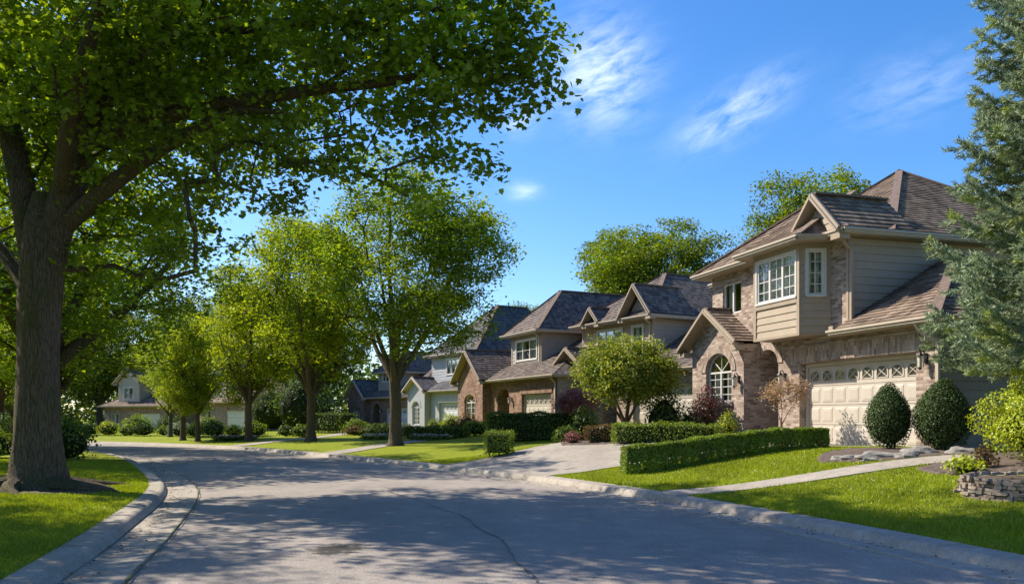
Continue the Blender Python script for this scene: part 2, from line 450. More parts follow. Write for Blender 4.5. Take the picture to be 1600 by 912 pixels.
        for rg in (rings[0], rings[-1]):
            i = len(s.v); s.v += [tuple(p - s.org) for p in rg]; s.f.append(tuple(range(i, i + n))); s.uv += [(0, 0)] * n
    def holed(s, mp, outline, holes, hint, reveal=.15, rv_dir=(0, 1, 0), rev_mb=None):
        """wall outline (s,z) with openings; mp maps (s,z)->(a,b,z). Reveals go inward."""
        loops = [[Vector((x, z, 0)) for x, z in L] for L in [outline] + holes]
        flat = [p for L in loops for p in L]
        h = s.T(*hint) - s.T(0, 0, 0)
        for tri in geometry.tessellate_polygon(loops):
            s.face([s.T(*mp(flat[i].x, flat[i].y)) for i in tri], h)
        inn = s.T(*rv_dir) - s.T(0, 0, 0)
        for L in holes:
            cx = sum(p[0] for p in L) / len(L); cz = sum(p[1] for p in L) / len(L)
            cw = s.T(*mp(cx, cz))
            for k in range(len(L)):
                p, q = s.T(*mp(*L[k])), s.T(*mp(*L[(k + 1) % len(L)]))
                P = [p, q, q + inn * reveal, p + inn * reveal]
                (rev_mb or s).face(P, cw - (p + q) / 2)
    def build(s, name, mat, parent=None, smooth=False, at=None):
        me = bpy.data.meshes.new(name)
        me.from_pydata(s.v, [], s.f)
        if s.uv and len(s.uv) == sum(len(f) for f in s.f):
            uvl = me.uv_layers.new(name='UVMap')
            uvl.data.foreach_set('uv', np.array(s.uv, dtype=np.float32).ravel())
        me.materials.append(M[mat] if isinstance(mat, str) else mat)
        if smooth: me.polygons.foreach_set('use_smooth', [True] * len(me.polygons))
        o = bpy.data.objects.new(name, me); COL.objects.link(o)
        if parent is not None: o.parent = parent
        if at is not None: o.location = at
        return o
def clip(P, t, v, keep_above):
    out = []
    for i, p in enumerate(P):
        q = P[(i + 1) % len(P)]
        dp, dq = p.dot(t) - v, q.dot(t) - v
        if not keep_above: dp, dq = -dp, -dq
        if dp >= -1e-6: out.append(p)
        if (dp > 1e-6 and dq < -1e-6) or (dp < -1e-6 and dq > 1e-6):
            out.append(p + (q - p) * (dp / (dp - dq)))
    return out

def np_mesh(name, verts, faces_flat, nper, mat, parent=None, at=(0, 0, 0), smooth=False):
    """verts (N,3); faces_flat indices; nper = loops per face (int) or array"""
    me = bpy.data.meshes.new(name)
    verts = np.asarray(verts, dtype=np.float32); ff = np.asarray(faces_flat, dtype=np.int32).ravel()
    nf = len(ff) // nper if isinstance(nper, int) else len(nper)
    tot = np.full(nf, nper, dtype=np.int32) if isinstance(nper, int) else np.asarray(nper, dtype=np.int32)
    st = np.concatenate([[0], np.cumsum(tot)[:-1]]).astype(np.int32)
    me.vertices.add(len(verts)); me.vertices.foreach_set('co', verts.ravel())
    me.loops.add(len(ff)); me.loops.foreach_set('vertex_index', ff)
    me.polygons.add(nf); me.polygons.foreach_set('loop_start', st); me.polygons.foreach_set('loop_total', tot)
    me.polygons.foreach_set('use_smooth', np.full(nf, smooth, dtype=bool))
    me.update(calc_edges=True)
    me.materials.append(M[mat] if isinstance(mat, str) else mat)
    o = bpy.data.objects.new(name, me); COL.objects.link(o)
    if parent is not None: o.parent = parent
    o.location = at
    return o

# ------------------------------------------------------------------ kerb lines and ground height
def smooth_line(pts, it=3):
    p = np.array(pts, float)
    for _ in range(it):
        q = [p[0]]
        for i in range(len(p) - 1):
            q.append(p[i] * .75 + p[i + 1] * .25); q.append(p[i] * .25 + p[i + 1] * .75)
        q.append(p[-1]); p = np.array(q)
    return p
def resample(p, step):
    d = np.concatenate([[0], np.cumsum(np.linalg.norm(np.diff(p, axis=0), axis=1))])
    s = np.arange(0, d[-1], step)
    return np.stack([np.interp(s, d, p[:, 0]), np.interp(s, d, p[:, 1])], 1)
RK = resample(smooth_line([(9.5, -8), (7.1, 0.8), (5.12, 8.25), (4.35, 10.9), (2.97, 15.0), (.65, 20.1), (-2.3, 24.9), (-7.6, 32.6), (-15, 42.2), (-26, 53), (-42, 62), (-70, 72)]), .5)
LK = resample(smooth_line([(.2, -8), (-2.6, 1.5), (-4.35, 7.9), (-4.95, 10.2), (-5.5, 12), (-6.35, 14.9), (-7.35, 17.6), (-8.5, 20.0), (-10.6, 24), (-14.1, 30.3), (-18, 35.6), (-30, 45.5), (-46, 53.5), (-74, 63)]), .5)
def sdist(P, L, side):
    """signed distance of points (N,2) from polyline L; positive on the given side (+1 = right of travel)"""
    best = np.full(len(P), 1e9); sg = np.ones(len(P))
    for i in range(len(L) - 1):
        a, b = L[i], L[i + 1]; ab = b - a; l2 = ab @ ab
        ap = P - a
        t = np.clip((ap @ ab) / l2, 0, 1)
        dd = np.linalg.norm(ap - t[:, None] * ab, axis=1)
        cr = ab[0] * ap[:, 1] - ab[1] * ap[:, 0]
        m = dd < best
        best[m] = dd[m]; sg[m] = np.where(cr[m] < 0, 1, -1)
    return best * sg * side
def sm(t): t = np.clip(t, 0, 1); return t * t * (3 - 2 * t)
def fall(y): return -.012 * np.clip(y - 40, 0, 60)
KH_R, KH_L = .135, .15
def ground(P, force=False):
    P = np.atleast_2d(np.asarray(P, float))
    dr = sdist(P, RK, 1); dl = sdist(P, LK, -1)
    y = P[:, 1]
    k = sm((y - 24) / 12)
    A1 = .72 * (1 - k) + .22 * k; A2 = .38 * k
    hr = KH_R - .004 + A1 * sm(dr / 6.0) + A2 * sm((dr - 4) / 10)
    hl = KH_L - .004 + .14 * sm(dl / 9.0)
    und = .02 * np.sin(P[:, 0] * .9) * np.cos(P[:, 1] * .7)
    hr = hr + und * np.clip(dr, 0, 1); hl = hl + und * np.clip(dl, 0, 1)
    hr = np.minimum(hr, np.where(dr < .43, KH_R - .008, 99)); hl = np.minimum(hl, np.where(dl < .36, KH_L - .008, 99))
    z = np.where(dr > .2, hr, np.where(dl > .10, hl, -.14))
    return z + fall(y), dr, dl
def gz(x, y): return float(ground([(x, y)])[0][0])

def axis(parts):
    return np.concatenate([np.arange(a, b, s) for a, b, s in parts])
xs = axis([(-500, -100, 25), (-100, -64, 3), (-64, -20, .3), (-20, 13, .15), (13, 60, 1.2), (60, 500, 25)])
ys = axis([(-60, -6, 6), (-6, 3, .4), (3, 40, .15), (40, 66, .3), (66, 120, 3), (120, 700, 25)])
XX, YY = np.meshgrid(xs, ys)
PG = np.stack([XX.ravel(), YY.ravel()], 1)
ZG, DR, DL = ground(PG)
nx, ny = len(xs), len(ys)
ii = (np.arange(ny - 1)[:, None] * nx + np.arange(nx - 1)[None, :]).ravel()
quads = np.stack([ii, ii + 1, ii + nx + 1, ii + nx], 1)
np_mesh('ground', np.column_stack([PG, ZG]), quads, 4, 'lawn', smooth=True)['kind'] = 'structure'

def normals2(L):
    t = np.gradient(L, axis=0); t /= np.linalg.norm(t, axis=1)[:, None]
    return np.stack([t[:, 1], -t[:, 0]], 1)     # right of travel
NR, NL = normals2(RK), normals2(LK)
def ribbon(name, L, N, profile, mat, jitter=0.0):
    """sweep an open (offset, z) profile along a kerb line"""
    n, m = len(L), len(profile); V = []
    for i in range(n):
        for (o, z) in profile:
            p = L[i] + N[i] * o
            V.append((p[0], p[1], z + float(fall(L[i][1]))))
    F = [(i * m + j, (i + 1) * m + j, (i + 1) * m + j + 1, i * m + j + 1) for i in range(n - 1) for j in range(m - 1)]
    o = np_mesh(name, V, F, 4, mat, smooth=False); o['kind'] = 'structure'; return o
# carriageway between the kerbs
nn = 160
def at_t(L, t):
    k = np.linspace(0, len(L) - 1, t); i = np.clip(k.astype(int), 0, len(L) - 2); f_ = (k - i)[:, None]
    return L[i] * (1 - f_) + L[i + 1] * f_
RA, LA = at_t(RK, nn), at_t(LK, nn)
V = []; mm = 14
for i in range(nn):
    for j in range(mm + 1):
        p = LA[i] * (1 - j / mm) + RA[i] * (j / mm)
        cr = .05 * (1 - (2 * j / mm - 1) ** 2)
        V.append((p[0], p[1], cr - .004 + float(fall(p[1]))))
F = [(i * (mm + 1) + j, i * (mm + 1) + j + 1, (i + 1) * (mm + 1) + j + 1, (i + 1) * (mm + 1) + j) for i in range(nn - 1) for j in range(mm)]
np_mesh('road', V, F, 4, 'asphalt', smooth=True)['kind'] = 'structure'
def kerb_blocks(name, L, N, sign, prof, seg, mat):
    """kerb cast in lengths with narrow joints between them"""
    P = resample(L, .25); Nn = normals2(P) * sign; m = len(prof); V = []; F = []
    per = int(seg / .25); i0 = 0
    while i0 + per < len(P):
        dz = random.uniform(-.004, .004); off = random.uniform(-.004, .004)
        base = len(V)
        idx = list(range(i0, i0 + per + 1))
        for q, i in enumerate(idx):
            p = P[i].copy()
            t = (P[min(i + 1, len(P) - 1)] - P[max(i - 1, 0)]); t /= np.linalg.norm(t)
            if q == 0: p += t * .0025
            if q == len(idx) - 1: p -= t * .0025
            for (o, z) in prof:
                w_ = p + Nn[i] * (o + off)
                V.append((w_[0], w_[1], z + (dz if z > .02 else 0) + float(fall(p[1]))))
        for q in range(len(idx) - 1):
            for j in range(m - 1):
                a = base + q * m + j
                F.append((a, a + 1, a + m + 1, a + m) if sign > 0 else (a + m, a + m + 1, a + 1, a))
        i0 += per
    F = [f[:3] + (f[3],) for f in F]
    tri = [f for f in F if f[2] == f[3]]; qd = [f for f in F if f[2] != f[3]]
    o = np_mesh(name, V, [x for f in qd for x in f] + [x for f in tri for x in f[:3]], [4] * len(qd) + [3] * len(tri), mat)
    o['kind'] = 'structure'; return o
kerb_blocks('kerb', RK, NR, 1, [(-.42, -.1), (-.42, .022), (-.40, .026), (-.02, .014), (.0, .022), (.05, .095), (.075, KH_R - .012), (.11, KH_R), (.43, KH_R + .004), (.43, -.1)], 3.0, 'kerb')
kerb_blocks('kerb', LK, NL, -1, [(-.02, -.1), (-.02, .03), (.035, .12), (.06, KH_L - .012), (.10, KH_L), (.34, KH_L + .004), (.36, -.1)], 3.0, 'kerb')
kerb_blocks('gutter', LK, NL, -1, [(-.62, -.1), (-.62, .038), (-.60, .041), (-.03, .018), (-.025, -.1)], 3.0, 'kerb')
# mossy joint between gutter pan and asphalt, irregular width
P = resample(LK, .12); Nn = normals2(P) * -1; V = []; F = []
for i in range(len(P)):
    wd = .006 + .012 * abs(math.sin(i * .7) * math.cos(i * .23)) + random.uniform(0, .012)
    c = -.635 + .008 * math.sin(i * .5)
    for o_ in (c - wd / 2, c + wd / 2):
        q = P[i] + Nn[i] * o_; V.append((q[0], q[1], .050 + float(fall(P[i][1]))))
    if i: F.append((2 * i - 2, 2 * i - 1, 2 * i + 1, 2 * i))
np_mesh('moss_line', V, F, 4, 'moss')['kind'] = 'structure'
def on_road(x, y):
    k = 0.045
    return k + float(fall(y))
def road_patch(name, outline, mat, lift=.012):
    bm = MB(); P = []
    for x, y in outline:
        dr = -float(sdist(np.array([[x, y]]), RK, 1)[0]); dl = -float(sdist(np.array([[x, y]]), LK, -1)[0])
        t = dl / (dl + dr); P.append(Vector((x, y, .05 * (1 - (2 * t - 1) ** 2) - .004 + lift + float(fall(y)))))
    c = sum(P, Vector()) / len(P)
    for i in range(len(P)): bm.face([c, P[i], P[(i + 1) % len(P)]], Vector((0, 0, 1)))
    o = bm.build(name, mat); o['kind'] = 'structure'; return o
# long crack sealed with tar
ck = smooth_line([(-2.6, 17.2), (-1.9, 15.6), (-1.05, 13.6), (-.55, 12.0), (-.2, 10.5), (.05, 9.2), (.2, 7.8), (.35, 6.0), (.2, 3.0)], 2)
ck = resample(ck, .15); Nn = normals2(ck); V = []; F = []
for i, p in enumerate(ck):
    p = p + Nn[i] * (random.uniform(-.02, .02) + .04 * math.sin(i * .35)); wd = .005 + random.uniform(0, .012)
    dr = -float(sdist(p[None], RK, 1)[0]); dl = -float(sdist(p[None], LK, -1)[0]); t = dl / (dl + dr)
    z = .05 * (1 - (2 * t - 1) ** 2) + .006
    for o_ in (-wd, wd):
        q = p + Nn[i] * o_; V.append((q[0], q[1], z))
    if i: F.append((2 * i - 2, 2 * i - 1, 2 * i + 1, 2 * i))
np_mesh('sealed_crack', V, F, 4, 'tar')['kind'] = 'structure'

SLABS = []   # (x, y) polygons kept clear of grass
def inside(P, poly):
    x, y = P[:, 0], P[:, 1]; res = np.zeros(len(P), bool); n = len(poly)
    for i in range(n):
        x0, y0 = poly[i]; x1, y1 = poly[(i + 1) % n]
        c = ((y0 > y) != (y1 > y)) & (x < (x1 - x0) * (y - y0) / (y1 - y0 + 1e-12) + x0)
        res ^= c
    return res
def slab(name, edgeA, edgeB, mat, lift=.022, kind='structure', joints=0):
    A_, B_ = resample(np.array(edgeA, float), .05), resample(np.array(edgeB, float), .05)
    n = 46; A2, B2 = at_t(A_, n), at_t(B_, n); m = 16; V = []
    for i in range(n):
        for j in range(m + 1):
            p = A2[i] * (1 - j / m) + B2[i] * (j / m); V.append((p[0], p[1]))
    z, dr, dl = ground(V)
    base = np.where(dr > .43, z, KH_R - .01)
    if name == 'driveway': pass
    V = np.column_stack([V, base + lift])
    F = []
    for i in range(n - 1):
        if joints and i % joints == joints - 1: continue
        for j in range(m): F.append((i * (m + 1) + j, i * (m + 1) + j + 1, (i + 1) * (m + 1) + j + 1, (i + 1) * (m + 1) + j))
    nV = len(V); V = np.concatenate([V, V - (0, 0, .07)])
    for i in range(n - 1):
        for j in (0, m):
            a, b = i * (m + 1) + j, (i + 1) * (m + 1) + j; F.append((a, b, b + nV, a + nV))
    for i in (0, n - 1):
        for j in range(m):
            a, b = i * (m + 1) + j, i * (m + 1) + j + 1; F.append((a, b, b + nV, a + nV))
    o = np_mesh(name, V, F, 4, mat, smooth=False); o['kind'] = kind
    SLABS.append([tuple(p) for p in A2] + [tuple(p) for p in B2[::-1]])
    return o
slab('driveway', [(.85, 20.2), (2.4, 20.65), (5.0, 20.4), (8.0, 20.2), (9.45, 18.95)], [(-2.0, 25.0), (2.2, 28.0), (4.6, 26.6), (6.6, 25.1), (8.2, 23.3)], 'concrete')
slab('path_streak', [(3.05, 15.3), (5, 15.15), (8.2, 15.0), (12, 15.6)], [(2.85, 16.05), (5, 15.95), (8.2, 15.85), (12, 16.5)], 'concrete')
slab('path_streak', [(-6.7, 31.9), (-5.4, 35.5), (-3.2, 42.5)], [(-7.6, 33.2), (-6.5, 36.4), (-4.3, 43)], 'concrete')  # concrete strip standing in for a streak of light and shadow on the grass
slab('path_streak', [(-13.4, 40.8), (-12.0, 46), (-9.5, 54)], [(-14.4, 42.2), (-13.1, 47), (-10.6, 55)], 'concrete')  # second strip, laid along a similar pale streak on the grass

# ------------------------------------------------------------------ houses
SKY = Vector((0, 0, 1))
class House:
    def __init__(s, name, O, head, z0, label, cat='house', group=None):
        h = R(head)
        s.u = Vector((-math.sin(h), math.cos(h), 0)); s.vv = Vector((math.cos(h), math.sin(h), 0))
        s.O = Vector((O[0], O[1], 0)); s.z0 = z0
        s.root = empty(name, (O[0], O[1], z0), label, cat, group)
        s.org = Vector((O[0], O[1], z0)); s.pitch = .19
    def T(s, a, b, z): return s.O + s.u * a + s.vv * b + Vector((0, 0, z))
    def mb(s):
        m = MB(s.T); m.org = s.org; return m
    def part(s, m, name, mat, parent=None, smooth=False, label=None):
        o = m.build(name, mat, parent or s.root, smooth)
        if label: o['label'] = label
        return o
    # --- roofs
    def roof(s, planes, name='roof', mat='roof_brown', caps=(), parent=None):
        m = s.mb()
        for p in planes: m.strips(p, (0, 0, 1), s.pitch, .028)
        o = s.part(m, name, mat, parent)
        if caps:
            c = s.mb()
            for p, q in caps: c.beam(tuple(np.add(p, (0, 0, .03))), tuple(np.add(q, (0, 0, .03))), .22, .05)
            s.part(c, 'ridge_cap', 'roof_cap', o)
        return o
    def hip(s, a0, a1, b0, b1, z, h, ridge=None, mat='roof_brown', soffit='trim_tan', gutter='trim_cream'):
        """rectangular hip roof; ridge = ((a,b),(a,b)) or apex"""
        (ra0, rb0), (ra1, rb1) = ridge
        A, B, C_, D = (a0, b0, z), (a1, b0, z), (a1, b1, z), (a0, b1, z)
        P, Q = (ra0, rb0, h), (ra1, rb1, h)
        pl = []
        if (ra0, rb0) == (ra1, rb1):
            pl = [[A, B, P], [B, C_, P], [C_, D, P], [D, A, P]]; caps = [(A, P), (B, P), (C_, P), (D, P)]
        elif ra0 == ra1:   # ridge along b
            pl = [[A, B, P], [B, C_, Q, P], [C_, D, Q], [D, A, P, Q]]; caps = [(A, P), (B, P), (P, Q), (C_, Q), (D, Q)]
        else:              # ridge along a
            pl = [[A, B, Q, P], [B, C_, Q], [C_, D, P, Q], [D, A, P]]; caps = [(A, P), (B, Q), (P, Q), (C_, Q), (D, P)]
        o = s.roof(pl, mat=mat, caps=caps)
        m = s.mb(); m.poly([(a0 + .03, b0 + .03, z - .13), (a1 - .03, b0 + .03, z - .13), (a1 - .03, b1 - .03, z - .13), (a0 + .03, b1 - .03, z - .13)], (0, 0, -1))
        s.part(m, 'soffit', soffit, o)
        g = s.mb()
        s.eave(g, [A, B, C_, D, A])
        s.part(g, 'gutter', gutter, o)
        return o
    def eave(s, g, pts):
        """ogee-like gutter with fascia under an eave line"""
        for p, q in zip(pts[:-1], pts[1:]):
            d = (s.T(*q) - s.T(*p)).normalized(); sd_ = d.cross(SKY)
            pp, qq = s.T(*p) - d * .0, s.T(*q) + d * .0
            g.beam(pp + Vector((0, 0, -.065)), qq + Vector((0, 0, -.065)), .04, .13, local=False)
            o_ = sd_ * .05
            c = (s.T(*pts[0]) + s.T(*pts[2])) / 2 if len(pts) > 2 else s.T(0, 30, 0)
            if (pp + o_ - c).length < (pp - o_ - c).length: o_ = -o_
            e_ = d * .05
            g.beam(pp + o_ - e_ + Vector((0, 0, -.02)), qq + o_ + e_ + Vector((0, 0, -.02)), .10, .055, local=False)
            g.beam(pp + o_ * .7 + Vector((0, 0, -.075)), qq + o_ * .7 + Vector((0, 0, -.075)), .055, .06, local=False)
    def gable(s, al, ar, ap, b, zl, zt, bback, mat='roof_brown', rake='trim_tan', zr=None):
        """street-facing gable roof: feet al..ar, apex ap, front plane b, running back to bback"""
        zr = zl if zr is None else zr
        o = s.roof([[(al, b, zl), (ap, b, zt), (ap, bback, zt), (al, bback, zl)], [(ar, b, zr), (ap, b, zt), (ap, bback, zt), (ar, bback, zr)]], mat=mat, caps=[((ap, b, zt), (ap, bback, zt))])
        m = s.mb()
        for (a_, z_) in ((al, zl), (ar, zr)):
            m.beam((a_, b - .03, z_ - .09), (ap, b - .03, zt - .09), .06, .22, up=s.vv)
            m.beam((a_, b - .055, z_ - .01), (ap, b - .055, zt - .01), .11, .06, up=s.vv)
            m.poly([(a_, b, z_ - .12), (ap, b, zt - .12), (ap, b + .35, zt - .12), (a_, b + .35, z_ - .12)], (0, 0, -1))
            s_ = 1 if a_ > ap else -1
            m.box(min(a_, a_ - s_ * .35), max(a_, a_ - s_ * .35), b - .02, b + .3, z_ - .26, z_ - .12)
        s.part(m, 'rake_board', rake, o)
        return o
    # --- openings
    def frame_window(s, mp, s0, s1, z0, z1, units=2, cols=2, rows=3, arch=0.0, mat='white', curtain=True, fw=.055, trim=0, glass='glass', dirb=(0, 1, 0), cover=.8):
        """mp(s,z,d): local point, d metres inward. arch = rise of the arched head above z1."""
        class Q(MB): pass
        m = s.mb(); T0 = m.T
        m.T = lambda x, d, z: T0(*mp(x, z, d))
        def bar(x0, x1, y0, y1, d0=.0, d1=.06): m.box(x0, x1, d0, d1, y0, y1)
        bar(s0, s0 + fw, z0, z1); bar(s1 - fw, s1, z0, z1); bar(s0 + fw, s1 - fw, z0, z0 + fw)
        bar(s0 - .05 if trim else s0, s1 + .05 if trim else s1, z0 - .05, z0 - .002, -.05, .06)
        bar(s0 + fw, s1 - fw, z1 - fw, z1)
        if trim:
            tr = trim
            bar(s0 - tr, s0 - .002, z0 - tr, z1 + tr, -.03, .02); bar(s1 + .002, s1 + tr, z0 - tr, z1 + tr, -.03, .02)
            bar(s0, s1, z1 + .002, z1 + tr, -.03, .02)
        W_ = (s1 - s0) / units
        for k in range(units):
            x0, x1 = s0 + k * W_, s0 + (k + 1) * W_
            if k: bar(x0 - .035, x0 + .035, z0 + fw, z1 - fw, -.005, .06)
            for c in range(1, cols):
                x = x0 + (x1 - x0) * c / cols; bar(x - .011, x + .011, z0 + fw, z1 - fw, .018, .04)
            for r_ in range(1, rows):
                z = z0 + (z1 - z0) * r_ / rows; bar(x0 + .03, x1 - .03, z - .011, z + .011, .02, .042)
        N = 12
        if arch:
            cx = (s0 + s1) / 2; rw = (s1 - s0) / 2
            arc = [(cx + rw * math.cos(math.pi * k / N), z1 + arch * math.sin(math.pi * k / N)) for k in range(N + 1)]
            arci = [(cx + (rw - fw) * math.cos(math.pi * k / N), z1 + (arch - fw) * math.sin(math.pi * k / N)) for k in range(N + 1)]
            for k in range(N):
                (x0, y0), (x1, y1), (x2, y2), (x3, y3) = arc[k], arc[k + 1], arci[k + 1], arci[k]
                m.poly([(x0, 0, y0), (x1, 0, y1), (x2, 0, y2), (x3, 0, y3)], (0, -1, 0))
                m.poly([(x3, 0, y3), (x2, 0, y2), (x2, .06, y2), (x3, .06, y3)], (cx - x3, 0, z1 - y3))
            for k in (3, 6, 9): m.beam((cx, .03, z1), (cx + (rw - .03) * math.cos(math.pi * k / N), .03, z1 + (arch - .03) * math.sin(math.pi * k / N)), .025, .02)
        o = s.part(m, 'window', mat)
        g = s.mb(); g.T = m.T
        g.poly([(s0 + .01, .03, z0 + .01), (s1 - .01, .03, z0 + .01), (s1 - .01, .03, z1), (s0 + .01, .03, z1)], (0, -1, 0))
        if arch:
            g.poly([(x, .03, y) for x, y in arci], (0, -1, 0))
        s.part(g, 'pane', glass, o)
        if curtain:
            cs_ = [s.mb(), s.mb()]
            for c in cs_: c.T = m.T
            n = int((s1 - s0) / .05); ztop = z1 + arch * .8 - .02
            rs_ = random.Random(int((s0 + z0) * 100))
            gap0 = s0 + (s1 - s0) * (.5 - (1 - cover) / 2 + rs_.uniform(-.08, .08)); gap1 = gap0 + (s1 - s0) * (1 - cover)
            for k in range(n):
                x0, x1 = s0 + (s1 - s0) * k / n, s0 + (s1 - s0) * (k + 1) / n
                if gap0 < (x0 + x1) / 2 < gap1: continue
                c = cs_[0] if (x0 + x1) / 2 <= gap0 else cs_[1]
                d0, d1 = (.14, .18) if k % 2 else (.18, .14)
                c.poly([(x0, d0, z0), (x1, d1, z0), (x1, d1, min(ztop, z1)), (x0, d0, min(ztop, z1))], (0, -1, 0))
            for c in cs_:
                if c.f: s.part(c, 'curtain', 'curtain', o)
        return o
    def garage_door(s, a0, a1, b, z0, z1, cols=8, rows=4, mat='garage_cream', top_windows=True):
        m = s.mb(); g = s.mb()
        m.T = g.T = s.T
        H_ = z1 - z0; rh = H_ / rows; cw = (a1 - a0) / cols
        for r_ in range(rows):
            y0, y1 = z0 + r_ * rh, z0 + (r_ + 1) * rh
            m.box(a0, a1, b, b + .05, y0 + .006, y1 - .006)
            for c in range(cols):
                x0, x1 = a0 + c * cw, a0 + (c + 1) * cw
                if r_ == rows - 1 and top_windows:
                    cx = (x0 + x1) / 2; rw = cw * .36; zb = y0 + rh * .26; zt_ = y0 + rh * .52; N = 8
                    arc = [(cx - rw, zb), (cx + rw, zb)] + [(cx + rw * math.cos(math.pi * k / N), zt_ + rh * .26 * math.sin(math.pi * k / N)) for k in range(N + 1)]
                    g.poly([(x, b - .008, y) for x, y in arc], (0, -1, 0))
                    out_ = [(cx + (x - cx) * 1.16, (zb + zt_) / 2 + (y - (zb + zt_) / 2) * 1.2) for x, y in arc]
                    for k in range(len(arc)):
                        k2 = (k + 1) % len(arc)
                        m.poly([(out_[k][0], b - .02, out_[k][1]), (out_[k2][0], b - .02, out_[k2][1]), (arc[k2][0], b - .02, arc[k2][1]), (arc[k][0], b - .02, arc[k][1])], (0, -1, 0))
                    for sx in (-1, 1):
                        m.beam((cx - sx * rw, b - .014, zb), (cx + sx * rw * .75, b - .014, zt_ + rh * .17), .022, .012)
                else:
                    f0, f1, fz0, fz1 = x0 + cw * .1, x1 - cw * .1, y0 + rh * .13, y1 - rh * .13
                    # moulded rim around a raised field
                    m.frustum(f0, f1, b, b - .012, fz0, fz1, .02)
                    m.frustum(f0 + .045, f1 - .045, b - .012, b - .018, fz0 + .045, fz1 - .045, .02)
        o = s.part(m, 'garage_door', mat)
        if top_windows: s.part(g, 'pane', 'glass_dark', o)
        j = s.mb()
        j.box(a0 - .09, a0 - .002, b - .06, b + .05, z0, z1 + .09); j.box(a1 + .002, a1 + .09, b - .06, b + .05, z0, z1 + .09); j.box(a0, a1, b - .06, b + .05, z1 + .002, z1 + .09)
        s.part(j, 'garage_frame', mat)
    def downspout(s, pts, mat='trim_cream'):
        m = s.mb()
        for p, q in zip(pts[:-1], pts[1:]): m.beam(p, q, .085, .065, up=s.vv)
        s.part(m, 'downspout', mat)
    def lantern(s, a, b, z):
        m = s.mb()
        m.box(a - .05, a + .05, b - .03, b, z - .1, z + .12)
        m.tube([(a, b - .02, z + .08), (a, b - .1, z + .2), (a, b - .17, z + .16), (a, b - .17, z + .1)], .015, 6)
        m.tube([(a, b - .17, z + .14), (a, b - .17, z + .06)], [.03, .1], 6)
        m.tube([(a, b - .17, z - .2), (a, b - .17, z - .26)], [.06, .01], 6)
        for k in range(4):
            x, y = (.07 * math.cos(k * math.pi / 2 + .78), .07 * math.sin(k * math.pi / 2 + .78))
            m.beam((a + x, b - .17 + y, z - .2), (a + x * 1.1, b - .17 + y * 1.1, z + .06), .012, .012)
        o = s.part(m, 'wall_lantern', 'black_metal')
        g = s.mb(); g.tube([(a, b - .17, z - .19), (a, b - .17, z + .055)], [.05, .065], 6)
        s.part(g, 'lamp_glass', 'lamp_glass', o)
    def siding_wall(s, mp, s0, s1, z0, z1, hint, mat, holes=()):
        """clapboard wall split round rectangular windows"""
        m = s.mb()
        xs_ = sorted({s0, s1, *[h[0] for h in holes], *[h[1] for h in holes]})
        for x0, x1 in zip(xs_[:-1], xs_[1:]):
            hs = sorted([h for h in holes if h[0] <= x0 + 1e-5 and h[1] >= x1 - 1e-5], key=lambda h: h[2])
            z = z0
            for h in hs + [(0, 0, z1, None)]:
                if h[2] > z + .01: m.strips([mp(x0, z), mp(x1, z), mp(x1, h[2]), mp(x0, h[2])], hint, .2, .022)
                z = h[3]
        return s.part(m, 'siding', mat)

def arch_pts(x0, x1, zs, rise, n=12):
    cx, rw = (x0 + x1) / 2, (x1 - x0) / 2
    return [(cx + rw * math.cos(math.pi * k / n), zs + rise * math.sin(math.pi * k / n)) for k in range(n + 1)]

